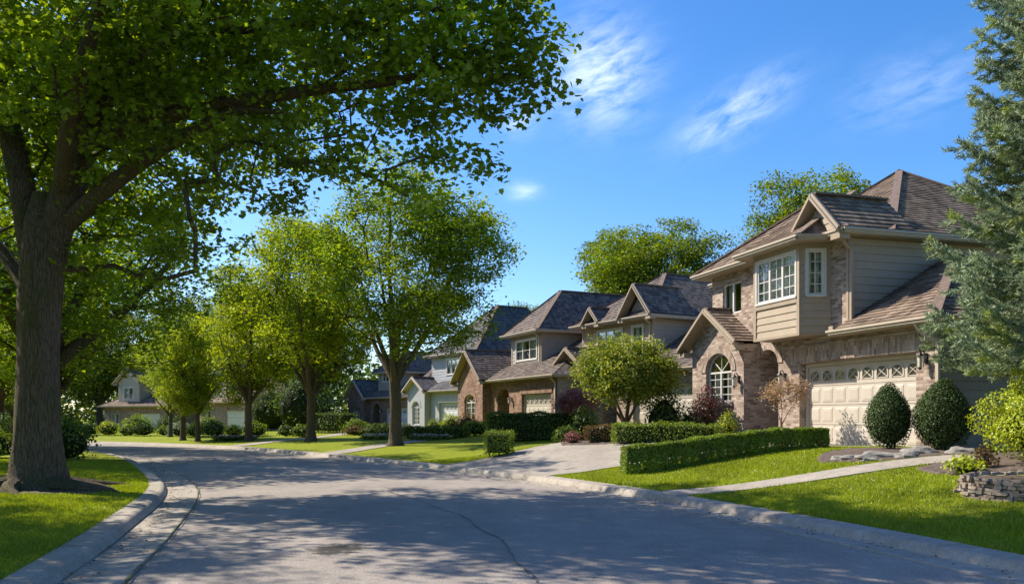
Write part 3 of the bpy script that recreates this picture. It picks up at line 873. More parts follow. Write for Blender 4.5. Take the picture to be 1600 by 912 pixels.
def brick_gable_front(H, al, ar, ap, b, zg, zl, zt, win, brick, door_side=None, depth=2.2, mat_roof_='roof_brown', rake='trim_tan', zr=None, wl=None, wr=None, wc=2):
    """projecting brick gable bay with an arched window"""
    wl = al - .3 if wl is None else wl; wr = ar + .3 if wr is None else wr
    zr = zl if zr is None else zr
    def zroof(a): return zt - (zt - zl) * abs(a - ap) / abs(al - ap) if a > ap else zt - (zt - zr) * abs(a - ap) / abs(ar - ap)
    lo, hi = min(wl, wr), max(wl, wr)
    x0, x1, z0, zs, rise = win
    hole = [(x0, z0), (x1, z0)] + arch_pts(x0, x1, zs, rise)
    m = H.mb()
    m.holed(lambda s_, z: (s_, b, z), [(lo, zg - 1), (hi, zg - 1), (hi, zroof(hi) - .12), (ap, zt - .12), (lo, zroof(lo) - .12)], [hole], (0, -1, 0), .14)
    for a_, h_ in ((lo, (-1, 0, 0)), (hi, (1, 0, 0))):
        m.poly([(a_, b, zg - 1), (a_, b + depth, zg - 1), (a_, b + depth, zroof(a_) - .1), (a_, b, zroof(a_) - .1)], h_)
    H.part(m, 'brick_wall', brick)
    # brick arch hood over the window
    t = H.mb(); N = 16; cx = (x0 + x1) / 2
    for k in range(N):
        a0_, a1_ = math.pi * k / N, math.pi * (k + 1) / N
        for (ri, ro) in ((1.0, 1.28),):
            p = [(cx + (x1 - x0) / 2 * ri * math.cos(a), zs + rise * ri * math.sin(a)) for a in (a0_, a1_)]
            q = [(cx + ((x1 - x0) / 2 + .26) * math.cos(a), zs + (rise + .26) * math.sin(a)) for a in (a0_, a1_)]
            t.poly([(p[0][0], b - .03, p[0][1]), (p[1][0], b - .03, p[1][1]), (q[1][0], b - .03, q[1][1]), (q[0][0], b - .03, q[0][1])], (0, -1, 0), True)
            t.poly([(q[0][0], b - .03, q[0][1]), (q[1][0], b - .03, q[1][1]), (q[1][0], b, q[1][1]), (q[0][0], b, q[0][1])], (0, 0, 1))
            t.poly([(p[0][0], b - .03, p[0][1]), (p[1][0], b - .03, p[1][1]), (p[1][0], b, p[1][1]), (p[0][0], b, p[0][1])], (0, 0, -1))
    H.part(t, 'window_arch', brick)
    t = H.mb(); t.box(x0 - .1, x1 + .1, b - .06, b + .12, z0 - .12, z0 - .003); H.part(t, 'window_sill', brick)
    H.frame_window(lambda x, z, d: (x, b + .1 + d, z), x0 + .01, x1 - .01, z0, zs, 2, 2, 4, rise - .01)
    H.gable(al, ar, ap, b - .3, zl, zt, b + depth, mat_roof_, rake, zr)
    # corner returns of the boxed eaves sit in the gable

# ---- house 1: tan brick, large, near right
H = House('brick_house', (9.26, 18.9), 16.4, .85, 'large tan brick two-storey house with a siding-clad bay over its cream double garage door')
zg = .85
m = H.mb()
gar = (0.0, 4.34, zg - .3, 3.06)
ent = [(5.33, zg + .02), (6.35, zg + .02)] + arch_pts(5.33, 6.35, 3.16, .42)
m.holed(lambda s_, z: (s_, 0, z), [(-.63, zg - 1), (6.36, zg - 1), (6.36, 3.9), (6.36, 6.2), (2.35, 6.2), (2.35, 3.9), (-.63, 3.72)],
        [[(gar[0], zg - .02), (gar[1], zg - .02), (gar[1], gar[3]), (gar[0], gar[3])], ent], (0, -1, 0), .28)
m.holed(lambda s_, z: (s_, 0, z), [(6.36, 3.5), (9.05, 3.5), (9.05, 6.2), (6.36, 6.2)], [[(7.3, 4.88), (8.4, 4.88), (8.4, 5.88), (7.3, 5.88)]], (0, -1, 0), .14)
H.part(m, 'brick_wall', 'brick_tan')
m = H.mb()   # soldier course over the garage, proud of the wall
m.box(-.12, 4.72, -.035, -.001, 3.09, 3.5, rot=True)
m.box(-.15, 4.75, -.05, -.001, 3.50, 3.56)
H.part(m, 'lintel', 'brick_tan')
t = H.mb(); N = 14   # arch ring over the entry
for k in range(N):
    A_ = [(5.84 + .51 * math.cos(math.pi * j / N), 3.16 + .42 * math.sin(math.pi * j / N)) for j in (k, k + 1)]
    B_ = [(5.84 + .73 * math.cos(math.pi * j / N), 3.16 + .64 * math.sin(math.pi * j / N)) for j in (k, k + 1)]
    t.poly([(A_[0][0], -.03, A_[0][1]), (A_[1][0], -.03, A_[1][1]), (B_[1][0], -.03, B_[1][1]), (B_[0][0], -.03, B_[0][1])], (0, -1, 0), True)
    t.poly([(A_[0][0], -.03, A_[0][1]), (A_[1][0], -.03, A_[1][1]), (A_[1][0], 0, A_[1][1]), (A_[0][0], 0, A_[0][1])], (0, 0, -1))
H.part(t, 'entry_arch', 'brick_tan')
m = H.mb()   # porch interior
m.poly([(5.33, .28, zg), (5.33, 1.7, zg), (5.33, 1.7, 3.6), (5.33, .28, 3.6)], (1, 0, 0))
m.poly([(6.9, -.3, zg), (6.9, 1.7, zg), (6.9, 1.7, 3.6), (6.9, -.3, 3.6)], (-1, 0, 0))
m.poly([(5.33, 1.7, zg), (6.9, 1.7, zg), (6.9, 1.7, 3.6), (5.33, 1.7, 3.6)], (0, -1, 0))
m.poly([(5.33, .28, 3.59), (6.9, .28, 3.59), (6.9, 1.7, 3.59), (5.33, 1.7, 3.59)], (0, 0, -1))
H.part(m, 'porch_wall', 'brick_tan')
m = H.mb(); m.box(5.3, 7.0, -.2, 1.7, zg - .4, zg + .06); H.part(m, 'porch_step', 'concrete')
m = H.mb(); m.box(5.5, 6.45, 1.6, 1.66, zg + .06, 2.95)
for z0_, z1_ in ((1.05, 1.75), (1.85, 2.8)):
    for x_ in (5.58, 6.02): m.frustum(x_, x_ + .36, 1.6, 1.57, z0_, z1_, .04)
dr_ = H.part(m, 'front_door', 'door_dark')
m = H.mb(); m.tube([(6.36, 1.56, 1.75), (6.36, 1.56, 2.0)], .02, 6); H.part(m, 'handle', 'black_metal', dr_)
m = H.mb(); m.box(5.40, 5.49, 1.55, 1.67, zg + .06, 3.05); m.box(6.46, 6.55, 1.55, 1.67, zg + .06, 3.05); m.box(5.4, 6.55, 1.55, 1.67, 2.96, 3.06)
m.box(5.38, 5.46, .26, .36, zg, 3.0)
H.part(m, 'door_frame', 'white')
H.garage_door(gar[0] + .1, gar[1] - .1, .26, zg + .0, gar[3] - .1, 8, 4)
# siding side walls
H.siding_wall(lambda s_, z: (2.35, s_, z), 0.0, 3.1, 3.4, 6.2, (-1, 0, 0), 'siding_tan')
H.siding_wall(lambda s_, z: (2.35, s_, z), 3.1, 9.0, 3.4, 6.2, (-1, 0, 0), 'siding_tan')
H.siding_wall(lambda s_, z: (-.63, s_, z), 0.02, 7.0, zg - .6, 3.72, (-1, 0, 0), 'siding_brown_shaded')
H.siding_wall(lambda s_, z: (s_, 9.0, z), -.63, 10.5, zg - .6, 6.2, (0, 1, 0), 'siding_tan')
H.siding_wall(lambda s_, z: (10.5, s_, z), 1.4, 9.0, zg - .6, 6.2, (1, 0, 0), 'siding_tan')
H.siding_wall(lambda s_, z: (9.05, s_, z), 0, 1.4, zg - .6, 6.2, (1, 0, 0), 'siding_tan')
H.siding_wall(lambda s_, z: (s_, 1.4, z), 9.05, 10.5, zg - .6, 6.2, (0, -1, 0), 'siding_tan')
m = H.mb()
m.box(2.27, 2.36, -.03, .10, 3.85, 6.18); m.box(2.27, 2.35, .10, .14, 3.85, 6.18)
m.box(2.31, 2.345, .1, 3.2, 6.02, 6.17)
H.part(m, 'corner_board', 'trim_tan')
# bay over the garage
bz0, bz1 = 3.76, 6.2
F0, F1, Bb = 3.28, 5.36, -.75
win = (3.42, 5.22, 4.80, 5.98)
H.siding_wall(lambda s_, z: (s_, Bb, z), F0, F1, bz0, bz1, (0, -1, 0), 'siding_tan', [win])
sidemp = lambda s_, z: (3.0 + (F0 - 3.0) * s_, 0.0 + Bb * s_, z)
H.siding_wall(sidemp, 0, 1, bz0, bz1, (-1, -.3, 0), 'siding_tan', [(.24, .78, 4.80, 5.98)])
H.siding_wall(lambda s_, z: (5.64 + (F1 - 5.64) * s_, Bb * s_, z), 0, 1, bz0, bz1, (1, -.3, 0), 'siding_tan')
m = H.mb()
m.poly([(3.0, 0, bz0), (F0, Bb, bz0), (F1, Bb, bz0), (5.64, 0, bz0)], (0, 0, -1))
m.box(F0 - .03, F0 + .09, Bb - .04, Bb + .06, bz0 - .02, bz1); m.box(F1 - .09, F1 + .03, Bb - .04, Bb + .04, bz0 - .02, bz1)
m.box(F0 + .09, F1 - .09, Bb - .035, Bb - .002, bz0 - .02, bz0 + .05)
m.box(F0 + .09, F1 - .09, Bb - .045, Bb + .02, 4.62, 4.74)
m.box(F0 + .09, F1 - .09, Bb - .035, Bb + .02, 6.04, 6.2)
H.part(m, 'bay_trim', 'trim_tan')
H.frame_window(lambda x, z, d: (x, Bb - .02 + d, z), *win, 3, 2, 4, cover=1.0, trim=.05)
H.frame_window(lambda x, z, d: (3.0 + (F0 - 3.0) * (x / .8) - .03 + d, Bb * (x / .8), z), .8 * .24, .8 * .78, 4.80, 5.98, 1, 2, 4, dirb=(1, 0, 0), cover=.95, trim=.05)
H.frame_window(lambda x, z, d: (x, .06 + d, z), 7.3, 8.4, 4.88, 5.88, 2, 1, 1, cover=.6)
# gable with arched window
brick_gable_front(H, 9.85, 6.3, 8.08, -.5, zg, 3.85, 5.02, (7.05, 8.6, 2.05, 3.02, .58), 'brick_tan', wl=9.5, wr=6.36, zr=3.85, depth=1.9)
# roofs
ro = H.hip(1.95, 9.6, -.42, 8.0, 6.32, 8.29, ((5.75, 1.96), (5.75, 7.0)))
H.hip(1.95 + .01, 10.9, 1.0, 9.6, 6.325, 9.78, ((7.3, 6), (7.3, 6)))
br_ = H.roof([[(2.85, -1.12, 6.28), (5.8, -1.12, 6.28), (5.2, 1.2, 7.75), (3.6, 1.2, 7.75)], [(2.85, -1.12, 6.28), (2.5, .2, 6.28), (3.6, 1.2, 7.75)], [(5.8, -1.12, 6.28), (6.1, -.2, 6.28), (5.2, 1.2, 7.75)]],
       caps=[((2.85, -1.12, 6.28), (3.6, 1.2, 7.75))])
m = H.mb(); m.poly([(2.87, -1.1, 6.17), (5.78, -1.1, 6.17), (6.05, -.2, 6.17), (2.55, -.2, 6.17)], (0, 0, -1)); H.part(m, 'soffit', 'trim_tan', br_)
g = H.mb(); H.eave(g, [(2.6, -.42, 6.28), (2.85, -1.12, 6.28), (5.8, -1.12, 6.28), (6.0, -.42, 6.28)]); H.part(g, 'gutter', 'trim_cream', br_)
H.gable(4.15, 1.98, 3.05, -.5, 6.33, 7.42, 1.8)
m = H.mb(); m.strips([(4.0, -.3, 6.25), (2.1, -.3, 6.25), (3.05, -.3, 7.2)], (0, -1, 0), .2, .02); H.part(m, 'gable_siding', 'siding_tan')
# garage roof leaning on the upper wall
e0, e1, zb = -1.03, 2.9, 3.78
sl = .58
def zsl(b): return zb + sl * (b + .45)
gr = H.roof([[(e0, -.45, zb), (2.34, -.45, zb), (2.34, 2.95, zsl(2.95)), (e0 + 2.9, 2.95, zsl(2.95))],
             [(e0, -.45, zb), (e0, 6.35, zb), (e0 + 2.9, 2.95, zsl(2.95))],
             [(e0, 6.35, zb), (2.34, 6.35, zb), (2.34, 2.95, zsl(2.95)), (e0 + 2.9, 2.95, zsl(2.95))]], mat='roof_brown',
            caps=[((e0, -.45, zb), (e0 + 2.9, 2.95, zsl(2.95)))])
m = H.mb(); m.poly([(e0, -.45, zb - .13), (3.0, -.45, zb - .13), (3.0, 0, zb - .13), (e0, 0, zb - .13)], (0, 0, -1)); m.poly([(e0, 0, zb - .13), (-.6, 0, zb - .13), (-.6, 6.3, zb - .13), (e0, 6.3, zb - .13)], (0, 0, -1))
m.box(2.34, 2.5, -.45, -.02, zb - .12, zb + .12)
H.part(m, 'soffit', 'trim_tan', gr)
g = H.mb(); H.eave(g, [(e0, 6.3, zb), (e0, -.45, zb), (2.45, -.45, zb)]); H.part(g, 'gutter', 'trim_cream', gr)
H.downspout([(2.2, -.36, 6.2), (2.25, -.1, 5.95), (2.22, .02, 5.9), (2.22, .02, 4.02)], 'trim_tan')
H.downspout([(-.45, -.47, 3.7), (-.42, -.28, 3.5), (-.70, -.06, 3.25), (-.70, -.06, .9)])
H.lantern(-.3, 0, 2.9); H.lantern(5.0, 0, 2.72); H.lantern(6.62, -.5, 2.72)

# ---- shared plan for the houses further along (garage near, entry, brick gable far)
def further_house(name, O, head, z0, label, brick, siding, roofm, up, gar, ent, gab, zup=6.25, zlo=3.65, peak=8.7, gmat='garage_cream', bay=False, far_a=None, dormer=False, sidew=0, gp=-1.2, wins=None, trim='trim_tan'):
    H = House(name, O, head, z0, label)
    u0, u1 = up; g0, g1 = gar; ng = g0 - .6
    # lower front wall
    w1 = gab[0]
    m = H.mb()
    holes = [[(g0, z0 - .02), (g1, z0 - .02), (g1, z0 + 2.2), (g0, z0 + 2.2)]]
    if ent: holes.append([(ent[0], z0 + .02), (ent[1], z0 + .02)] + arch_pts(ent[0], ent[1], z0 + 2.1, .5))
    m.holed(lambda s_, z: (s_, gp, z), [(ng, z0 - 1), (w1, z0 - 1), (w1, zlo - .08), (ng, zlo - .08)], holes, (0, -1, 0), .25)
    m.box(g0 - .15, g1 + .15, gp - .04, gp - .002, z0 + 2.23, z0 + 2.5, rot=True)
    H.part(m, 'brick_wall', brick)
    if ent:
        m = H.mb(); m.poly([(ent[0] - .3, gp + 1.4, z0), (ent[1] + .3, gp + 1.4, z0), (ent[1] + .3, gp + 1.4, zlo), (ent[0] - .3, gp + 1.4, zlo)], (0, -1, 0))
        m.poly([(ent[1] + .01, gp + .25, z0), (ent[1] + .01, gp + 1.4, z0), (ent[1] + .01, gp + 1.4, zlo), (ent[1] + .01, gp + .25, zlo)], (-1, 0, 0))
        H.part(m, 'porch_wall', brick)
        m = H.mb(); m.box(ent[0] + .1, ent[1] - .1, gp + 1.33, gp + 1.39, z0, z0 + 2.1); H.part(m, 'front_door', 'door_dark')
    H.garage_door(g0 + .1, g1 - .1, gp + .2, z0, z0 + 2.1, 6, 4, gmat)
    H.siding_wall(lambda s_, z: (ng, s_, z), gp + .02, 7, z0 - .5, zlo - .08, (-1, 0, 0), siding)
    # upper volume
    W = wins or [(u0 + .35, u0 + (u1 - u0) * .8)]
    fb = 0.0
    hol = [(x0, x1, 4.75, 5.85) for x0, x1 in W]
    H.siding_wall(lambda s_, z: (s_, fb, z), u0, u1, z0 + 2.6, zup - .1, (0, -1, 0), siding, hol)
    H.siding_wall(lambda s_, z: (u0, s_, z), fb, 8, z0 + 2.6, zup - .1, (-1, 0, 0), siding)
    H.siding_wall(lambda s_, z: (u1, s_, z), fb, 8, z0, zup - .1, (1, 0, 0), siding)
    for ua in (u0 - .04, u1 - .1):
        m = H.mb(); m.box(ua, ua + .14, fb - .03, fb + .1, zlo, zup - .12); H.part(m, 'corner_board', trim)
    for x0, x1 in W: H.frame_window(lambda x, z, d: (x, fb - .02 + d, z), x0, x1, 4.75, 5.85, 3 if x1 - x0 > 1.6 else 1, 1 if x1 - x0 > 1.6 else 2, 2, trim=.09, cover=.7)
    H.hip(u0 - .45, u1 + .45, fb - .5, 8.5, zup, peak, (((u0 + u1) / 2, fb - .5 + (u1 - u0) / 2 + .8), ((u0 + u1) / 2, 6.5)), roofm, trim)
    # lower roof running up to the upper wall
    L0 = ng - .4; e = gp - .4; t_ = 4.2; pz = .55
    L1 = w1 + .1
    zt = zlo + pz * (t_ - e)
    zf = zlo + pz * (fb - e)
    pl = [[(L0, e, zlo), (u0, e, zlo), (u0, t_, zt), (L0 + (t_ - e) * .8, t_, zt)] if L0 + (t_ - e) * .8 < u0 else [(L0, e, zlo), (u0, e, zlo), (u0, e + (u0 - L0) / .8, zlo + pz * (u0 - L0) / .8)],
          [(L0, e, zlo), (L0, 7.3, zlo), (u0, 7.3, zlo + pz * 1.2), (u0, e + (u0 - L0) / .8, zlo + pz * (u0 - L0) / .8)],
          [(u0, e, zlo), (L1, e, zlo), (L1, fb, zf), (u0, fb, zf)]]
    rf = H.roof([pl[0], pl[2]], mat=roofm)
    hp = [(L0, e, zlo), (L0, 7.3, zlo), (u0, 7.3, zlo + .1), (u0, min(7.2, e + (u0 - L0) / .8), zlo + pz * (min(7.2, e + (u0 - L0) / .8) - e))]
    m = H.mb(); m.face([H.T(*p) for p in (hp[0], hp[1], hp[3])], SKY); m.face([H.T(*p) for p in (hp[1], hp[2], hp[3])], SKY); H.part(m, 'roof', roofm)
    g = H.mb(); H.eave(g, [(L0, 7, zlo), (L0, e, zlo), (L1, e, zlo)]); H.part(g, 'gutter', 'trim_cream', rf)
    m = H.mb(); m.poly([(L0, e, zlo - .13), (L1, e, zlo - .13), (L1, gp, zlo - .13), (L0, gp, zlo - .13)], (0, 0, -1)); H.part(m, 'soffit', trim, rf)
    # gable bay at the far end
    ga0, ga1, gtop = gab
    gb = gp - .5; mid = (ga0 + ga1) / 2; hw = (ga1 - ga0) * .22
    brick_gable_front(H, ga1 + .35, ga0 - .35, mid, gb, z0, zlo + .05, gtop, (mid - hw, mid + hw, z0 + .55, z0 + 1.9, .45), brick, wl=ga1, wr=ga0, depth=7.5, mat_roof_=roofm, rake=trim)
    H.downspout([(ng + .05, gp - .42, zlo - .1), (ng + .1, gp - .04, zlo - .4), (ng + .1, gp - .04, z0)])
    H.downspout([(u0 + .12, -.45, zup - .1), (u0 + .15, -.05, zup - .35), (u0 + .15, -.05, zf + .05)])
    if ent: H.lantern(ent[0] - .35, gp, z0 + 1.95)
    # back of the body
    m = H.mb(); m.poly([(ng, 7, z0 - .5), (ga1, 7, z0 - .5), (ga1, 7, zlo), (ng, 7, zlo)], (0, 1, 0)); m.poly([(ga1, gb, z0 - .5), (ga1, 7, z0 - .5), (ga1, 7, zlo), (ga1, gb, zlo)], (1, 0, 0)); H.part(m, 'back_wall', brick)
    return H

# house 2, behind the round tree
H2 = further_house('brick_house', (6.5, 38.1), 30, .8, 'brown-roofed tan house behind the small round tree, a narrow window in its upper gable', 'brick_tan', 'siding_tan', 'roof_grey',
                   (0, 5.6), (-3.9, .2), (1.4, 2.6), (3.0, 6.0, 5.0), peak=8.85, wins=[(2.3, 4.25), (.72, 1.46)], gp=-1.0)
H2.gable(1.9, -.5, .7, -.55, 6.3, 7.75, 2.2, 'roof_grey')
m = H2.mb(); m.strips([(1.75, -.1, 6.15), (-.3, -.1, 6.15), (.7, -.1, 7.5)], (0, -1, 0), .2, .02); H2.part(m, 'gable_siding', 'siding_grey')
H2.gable(4.9, 3.5, 4.2, -.55, 6.3, 7.05, 1.2, 'roof_grey')
H2.downspout([(-3.9, -1.35, 3.5), (-4.4, -1.0, 3.3), (-4.4, -1.0, .8)])
# house 3, red brick with dormer
H3 = further_house('brick_house', (1.4, 45), 25, .55, 'red brick house with steep gable and three-light upper window behind wide dark hedge', 'brick_red', 'siding_grey', 'roof_grey',
                   (-.45, 3.3), (-3.85, -.47), (1.1, 2.7), (3.7, 7.6, 5.55), peak=8.75, wins=[(.1, 2.7)])
# house 4, grey with mossy blue roof
H4 = further_house('siding_house', (-2.4, 58.5), 33, .4, 'pale grey house with bluish mossy roof and white garage door, beside the street maple trunk', 'siding_blue', 'siding_blue', 'roof_mossy',
                   (0, 7.0), (.2, 4.0), None, (5.4, 8.3, 4.6), peak=10.1, gmat='garage_grey', gp=-1.0, wins=[(.8, 1.9), (2.6, 4.6)], zlo=3.5, trim='trim_cream')
# house 5, red brick behind the street trees
H5 = further_house('brick_house', (-9.1, 72.2), 38, .15, 'low red brick house behind the street maples with its entry gable at the left end', 'brick_red', 'siding_grey', 'roof_grey',
                   (2.0, 5.2), (-1.6, 2.6), (3.6, 4.8), (5.6, 8.8, 5.0), peak=7.6, zup=5.6, gmat='garage_grey', gp=-.8, zlo=3.3, wins=[(2.8, 4.4)], trim='trim_cream')

# far houses at the bend
def far_house(O, head, z0, label, brick, siding, w_=11, tower=True, sc_=1.0):
    H = House('brick_house', O, head, z0, label)
    m = H.mb(); zt = z0 + 2.9
    m.holed(lambda s_, z: (s_, 0, z), [(0, z0 - 1.5), (w_, z0 - 1.5), (w_, zt), (0, zt)], [[(1, z0), (4.2, z0), (4.2, z0 + 2.2), (1, z0 + 2.2)], [(w_ - 2.6, z0 + .8), (w_ - 1, z0 + .8), (w_ - 1, z0 + 2.2), (w_ - 2.6, z0 + 2.2)]], (0, -1, 0), .2)
    m.poly([(0, 0, z0 - 1.5), (0, 8, z0 - 1.5), (0, 8, zt), (0, 0, zt)], (-1, 0, 0)); m.poly([(w_, 0, z0 - 1.5), (w_, 8, z0 - 1.5), (w_, 8, zt), (w_, 0, zt)], (1, 0, 0)); m.poly([(0, 8, z0 - 1.5), (w_, 8, z0 - 1.5), (w_, 8, zt), (0, 8, zt)], (0, 1, 0))
    H.part(m, 'brick_wall', brick)
    H.garage_door(1.08, 4.12, .15, z0, z0 + 2.1, 4, 4, 'white', False)
    H.frame_window(lambda x, z, d: (x, .1 + d, z), w_ - 2.6, w_ - 1, z0 + .8, z0 + 2.2, 2, 1, 2)
    H.hip(-.45, w_ + .45, -.5, 8.5, zt + .1, zt + 2.6, ((4, 4), (w_ - 4, 4)), 'roof_brown')
    if tower:
        H.siding_wall(lambda s_, z: (s_, .3, z), 4.6, 8.0, zt, zt + 2.6, (0, -1, 0), siding, [(5.5, 7.1, zt + .8, zt + 2.1)])
        H.siding_wall(lambda s_, z: (4.6, s_, z), .3, 5, zt, zt + 2.6, (-1, 0, 0), siding); H.siding_wall(lambda s_, z: (8, s_, z), .3, 5, zt, zt + 2.6, (1, 0, 0), siding)
        H.frame_window(lambda x, z, d: (x, .28 + d, z), 5.5, 7.1, zt + .8, zt + 2.1, 2, 1, 2, trim=.08)
        H.gable(8.4, 4.2, 6.3, -.1, zt + 2.6, zt + 4.2, 5, 'roof_brown', 'trim_cream')
        m = H.mb(); m.poly([(8.2, .28, zt + 2.5), (4.4, .28, zt + 2.5), (6.3, .28, zt + 4.0)], (0, -1, 0)); H.part(m, 'gable_wall', siding)
    return H
far_house((-36.0, 86), 62, -.3, 'pale gabled house seen at the bend between the left trunks and the lime maples', 'brick_pink', 'trim_cream', 10)
far_house((-22.5, 71), 48, -.1, 'pinkish gabled house glimpsed behind the two thin dark trunks', 'brick_pink', 'trim_cream', 9.5, True)
far_house((-54.0, 78), 66, -.4, 'pinkish brick house far left, seen past the big maple trunk', 'brick_pink', 'siding_grey', 12, True)

# ------------------------------------------------------------------ foliage
LEAFQ = np.array([(0, 0, 0), (.42, .42, .10), (0, 1.0, -.04), (-.42, .42, .10)])          # simple folded leaf
LEAFM = np.array([(0, 0, 0), (.50, .12, .06), (.37, .40, .03), (.44, .72, .0), (.25, .68, .02), (0, 1.08, -.08),
                  (-.25, .68, .02), (-.44, .72, .0), (-.37, .40, .03), (-.50, .12, .06)])     # lobed maple leaf
def rot_frames(n, up, r, droop=0.0):
    """random orthonormal frames whose normal leans to `up` (N,3)"""
    nrm = up + r.normal(size=(n, 3)) * .55
    nrm /= np.linalg.norm(nrm, axis=1)[:, None] + 1e-9
    d = r.normal(size=(n, 3)); d[:, 2] -= droop
    d -= nrm * np.sum(d * nrm, axis=1)[:, None]; d /= np.linalg.norm(d, axis=1)[:, None] + 1e-9
    x = np.cross(d, nrm)
    return x, d, nrm
def leaf_mesh(name, pos, size, up, r, mat, parent, shape='q', droop=.3, at=(0, 0, 0), aspect=1.0):
    n = len(pos)
    x, y, z = rot_frames(n, up, r, droop)
    S = LEAFQ if shape == 'q' else LEAFM
    k = len(S)
    sz = size * r.uniform(.7, 1.25, n)
    V = pos[:, None, :] + (x[:, None, :] * (S[None, :, 0:1] * aspect) + y[:, None, :] * S[None, :, 1:2] + z[:, None, :] * S[None, :, 2:3]) * sz[:, None, None]
    V = V.reshape(-1, 3)
    b = (np.arange(n) * k)[:, None]
    if shape == 'q':
        F = np.concatenate([b + [0, 1, 2], b + [0, 2, 3]], 1).reshape(-1)
        return np_mesh(name, V, F, 3, mat, parent, at)
    F = (b + np.arange(k)[None, :]).reshape(-1)
    return np_mesh(name, V, F, k, mat, parent, at)

def grow(nodes, par, attr, seg=.6, droop=.0, bias=.15):
    """link every attractor to the nearest existing node; returns nodes, parents, tip indices"""
    N = [np.array(p, float) for p in nodes]; Pn = list(par)
    fork = N[0]
    cap = len(N) + len(attr) * 10; A_ = np.zeros((cap, 3)); A_[:len(N)] = N; cnt = len(N)
    plen = np.zeros(cap)
    for i in range(1, cnt): plen[i] = plen[Pn[i]] + np.linalg.norm(A_[i] - A_[Pn[i]])
    root0 = A_[np.array(par[1:] + [0])[0]] if False else A_[0]
    order = np.argsort(np.linalg.norm(attr - root0, axis=1))
    tips = []
    for a in attr[order]:
        d = np.linalg.norm(A_[:cnt] - a, axis=1)
        # prefer nodes below and nearer the trunk
        cost = d + bias * plen[:cnt] + .5 * np.clip(A_[:cnt, 2] - a[2], 0, None)
        j = int(np.argmin(cost)); p0 = A_[j]; L = d[j]
        k = max(1, int(L / seg)); side = rng.normal(size=3) * L * .07
        prev = j
        for q in range(1, k + 1):
            t = q / k
            pt = p0 * (1 - t) + a * t + side * math.sin(math.pi * t) + np.array([0, 0, L * .10 * math.sin(math.pi * t)])
            if cnt >= cap: break
            A_[cnt] = pt; Pn.append(prev); plen[cnt] = plen[prev] + L / k; prev = cnt; cnt += 1
        tips.append(prev)
    return A_[:cnt], np.array(Pn), np.array(tips)
def radii(nodes, par, tips, r_tip=.007, ex=2.35, keep=None):
    acc = np.zeros(len(nodes)); acc[tips] += r_tip ** ex
    for i in range(len(nodes) - 1, 0, -1):
        acc[par[i]] += max(acc[i], r_tip ** ex * .6)
    return np.maximum(acc, (r_tip * .6) ** ex) ** (1 / ex)
def branch_mesh(nodes, par, rad, name, mat, parent, skip=0, rmin=.006, base_tubes=(), rmax=9):
    V = []; F = []; base = 0
    ids = [i for i in range(1, len(nodes)) if rad[i] >= rmin and i >= skip]
    A_ = []
    for i in ids:
        p0, p1 = nodes[par[i]], nodes[i]; r1 = min(rad[i], rmax); r0 = min(min(rad[par[i]], r1 * 1.35), rmax)
        d = p1 - p0; L = np.linalg.norm(d)
        if L < 1e-5: continue
        d = d / L; x = np.cross(d, (0.3, .2, 1.0)); x /= np.linalg.norm(x) + 1e-9; y = np.cross(d, x)
        n = 3 if r1 < .02 else (5 if r1 < .05 else 8)
        a = np.arange(n) * 2 * math.pi / n; c, s_ = np.cos(a)[:, None], np.sin(a)[:, None]
        ring = x * c + y * s_
        V.append(p0 - d * r0 * .3 + ring * r0); V.append(p1 + ring * r1)
        for k in range(n):
            F.append((base + k, base + (k + 1) % n, base + n + (k + 1) % n, base + n + k))
        base += 2 * n
    for pts, rs, n in base_tubes:
        pts = np.array(pts, float); rs = np.array(rs, float)
        # refine by smooth interpolation
        t = np.linspace(0, len(pts) - 1, (len(pts) - 1) * 6 + 1)
        P_ = np.stack([np.interp(t, np.arange(len(pts)), pts[:, k]) for k in range(3)], 1)
        for _ in range(4): P_[1:-1] = (P_[:-2] + P_[1:-1] * 2 + P_[2:]) / 4
        Rr = np.interp(t, np.arange(len(pts)), rs)
        ph = rng.uniform(0, 6, 6)
        for i in range(len(P_)):
            d = P_[min(i + 1, len(P_) - 1)] - P_[max(i - 1, 0)]; d /= np.linalg.norm(d)
            x = np.cross(d, (0, 1, 0.01)); x /= np.linalg.norm(x); y = np.cross(d, x)
            a = np.arange(n) * 2 * math.pi / n
            rr = Rr[i] * (1 + .05 * np.sin(3 * a + ph[0] + i * .15) + .035 * np.sin(7 * a + ph[1] - i * .2) + .02 * np.sin(13 * a + ph[2] + i * .5))
            V.append(P_[i] + x * (rr * np.cos(a))[:, None] + y * (rr * np.sin(a))[:, None])
            if i:
                for k in range(n):
                    F.append((base + k, base + (k + 1) % n, base + n + (k + 1) % n, base + n + k))
                base += n
        base += n
    V = np.concatenate(V)
    return np_mesh(name, V, np.array(F), 4, mat, parent, smooth=True)

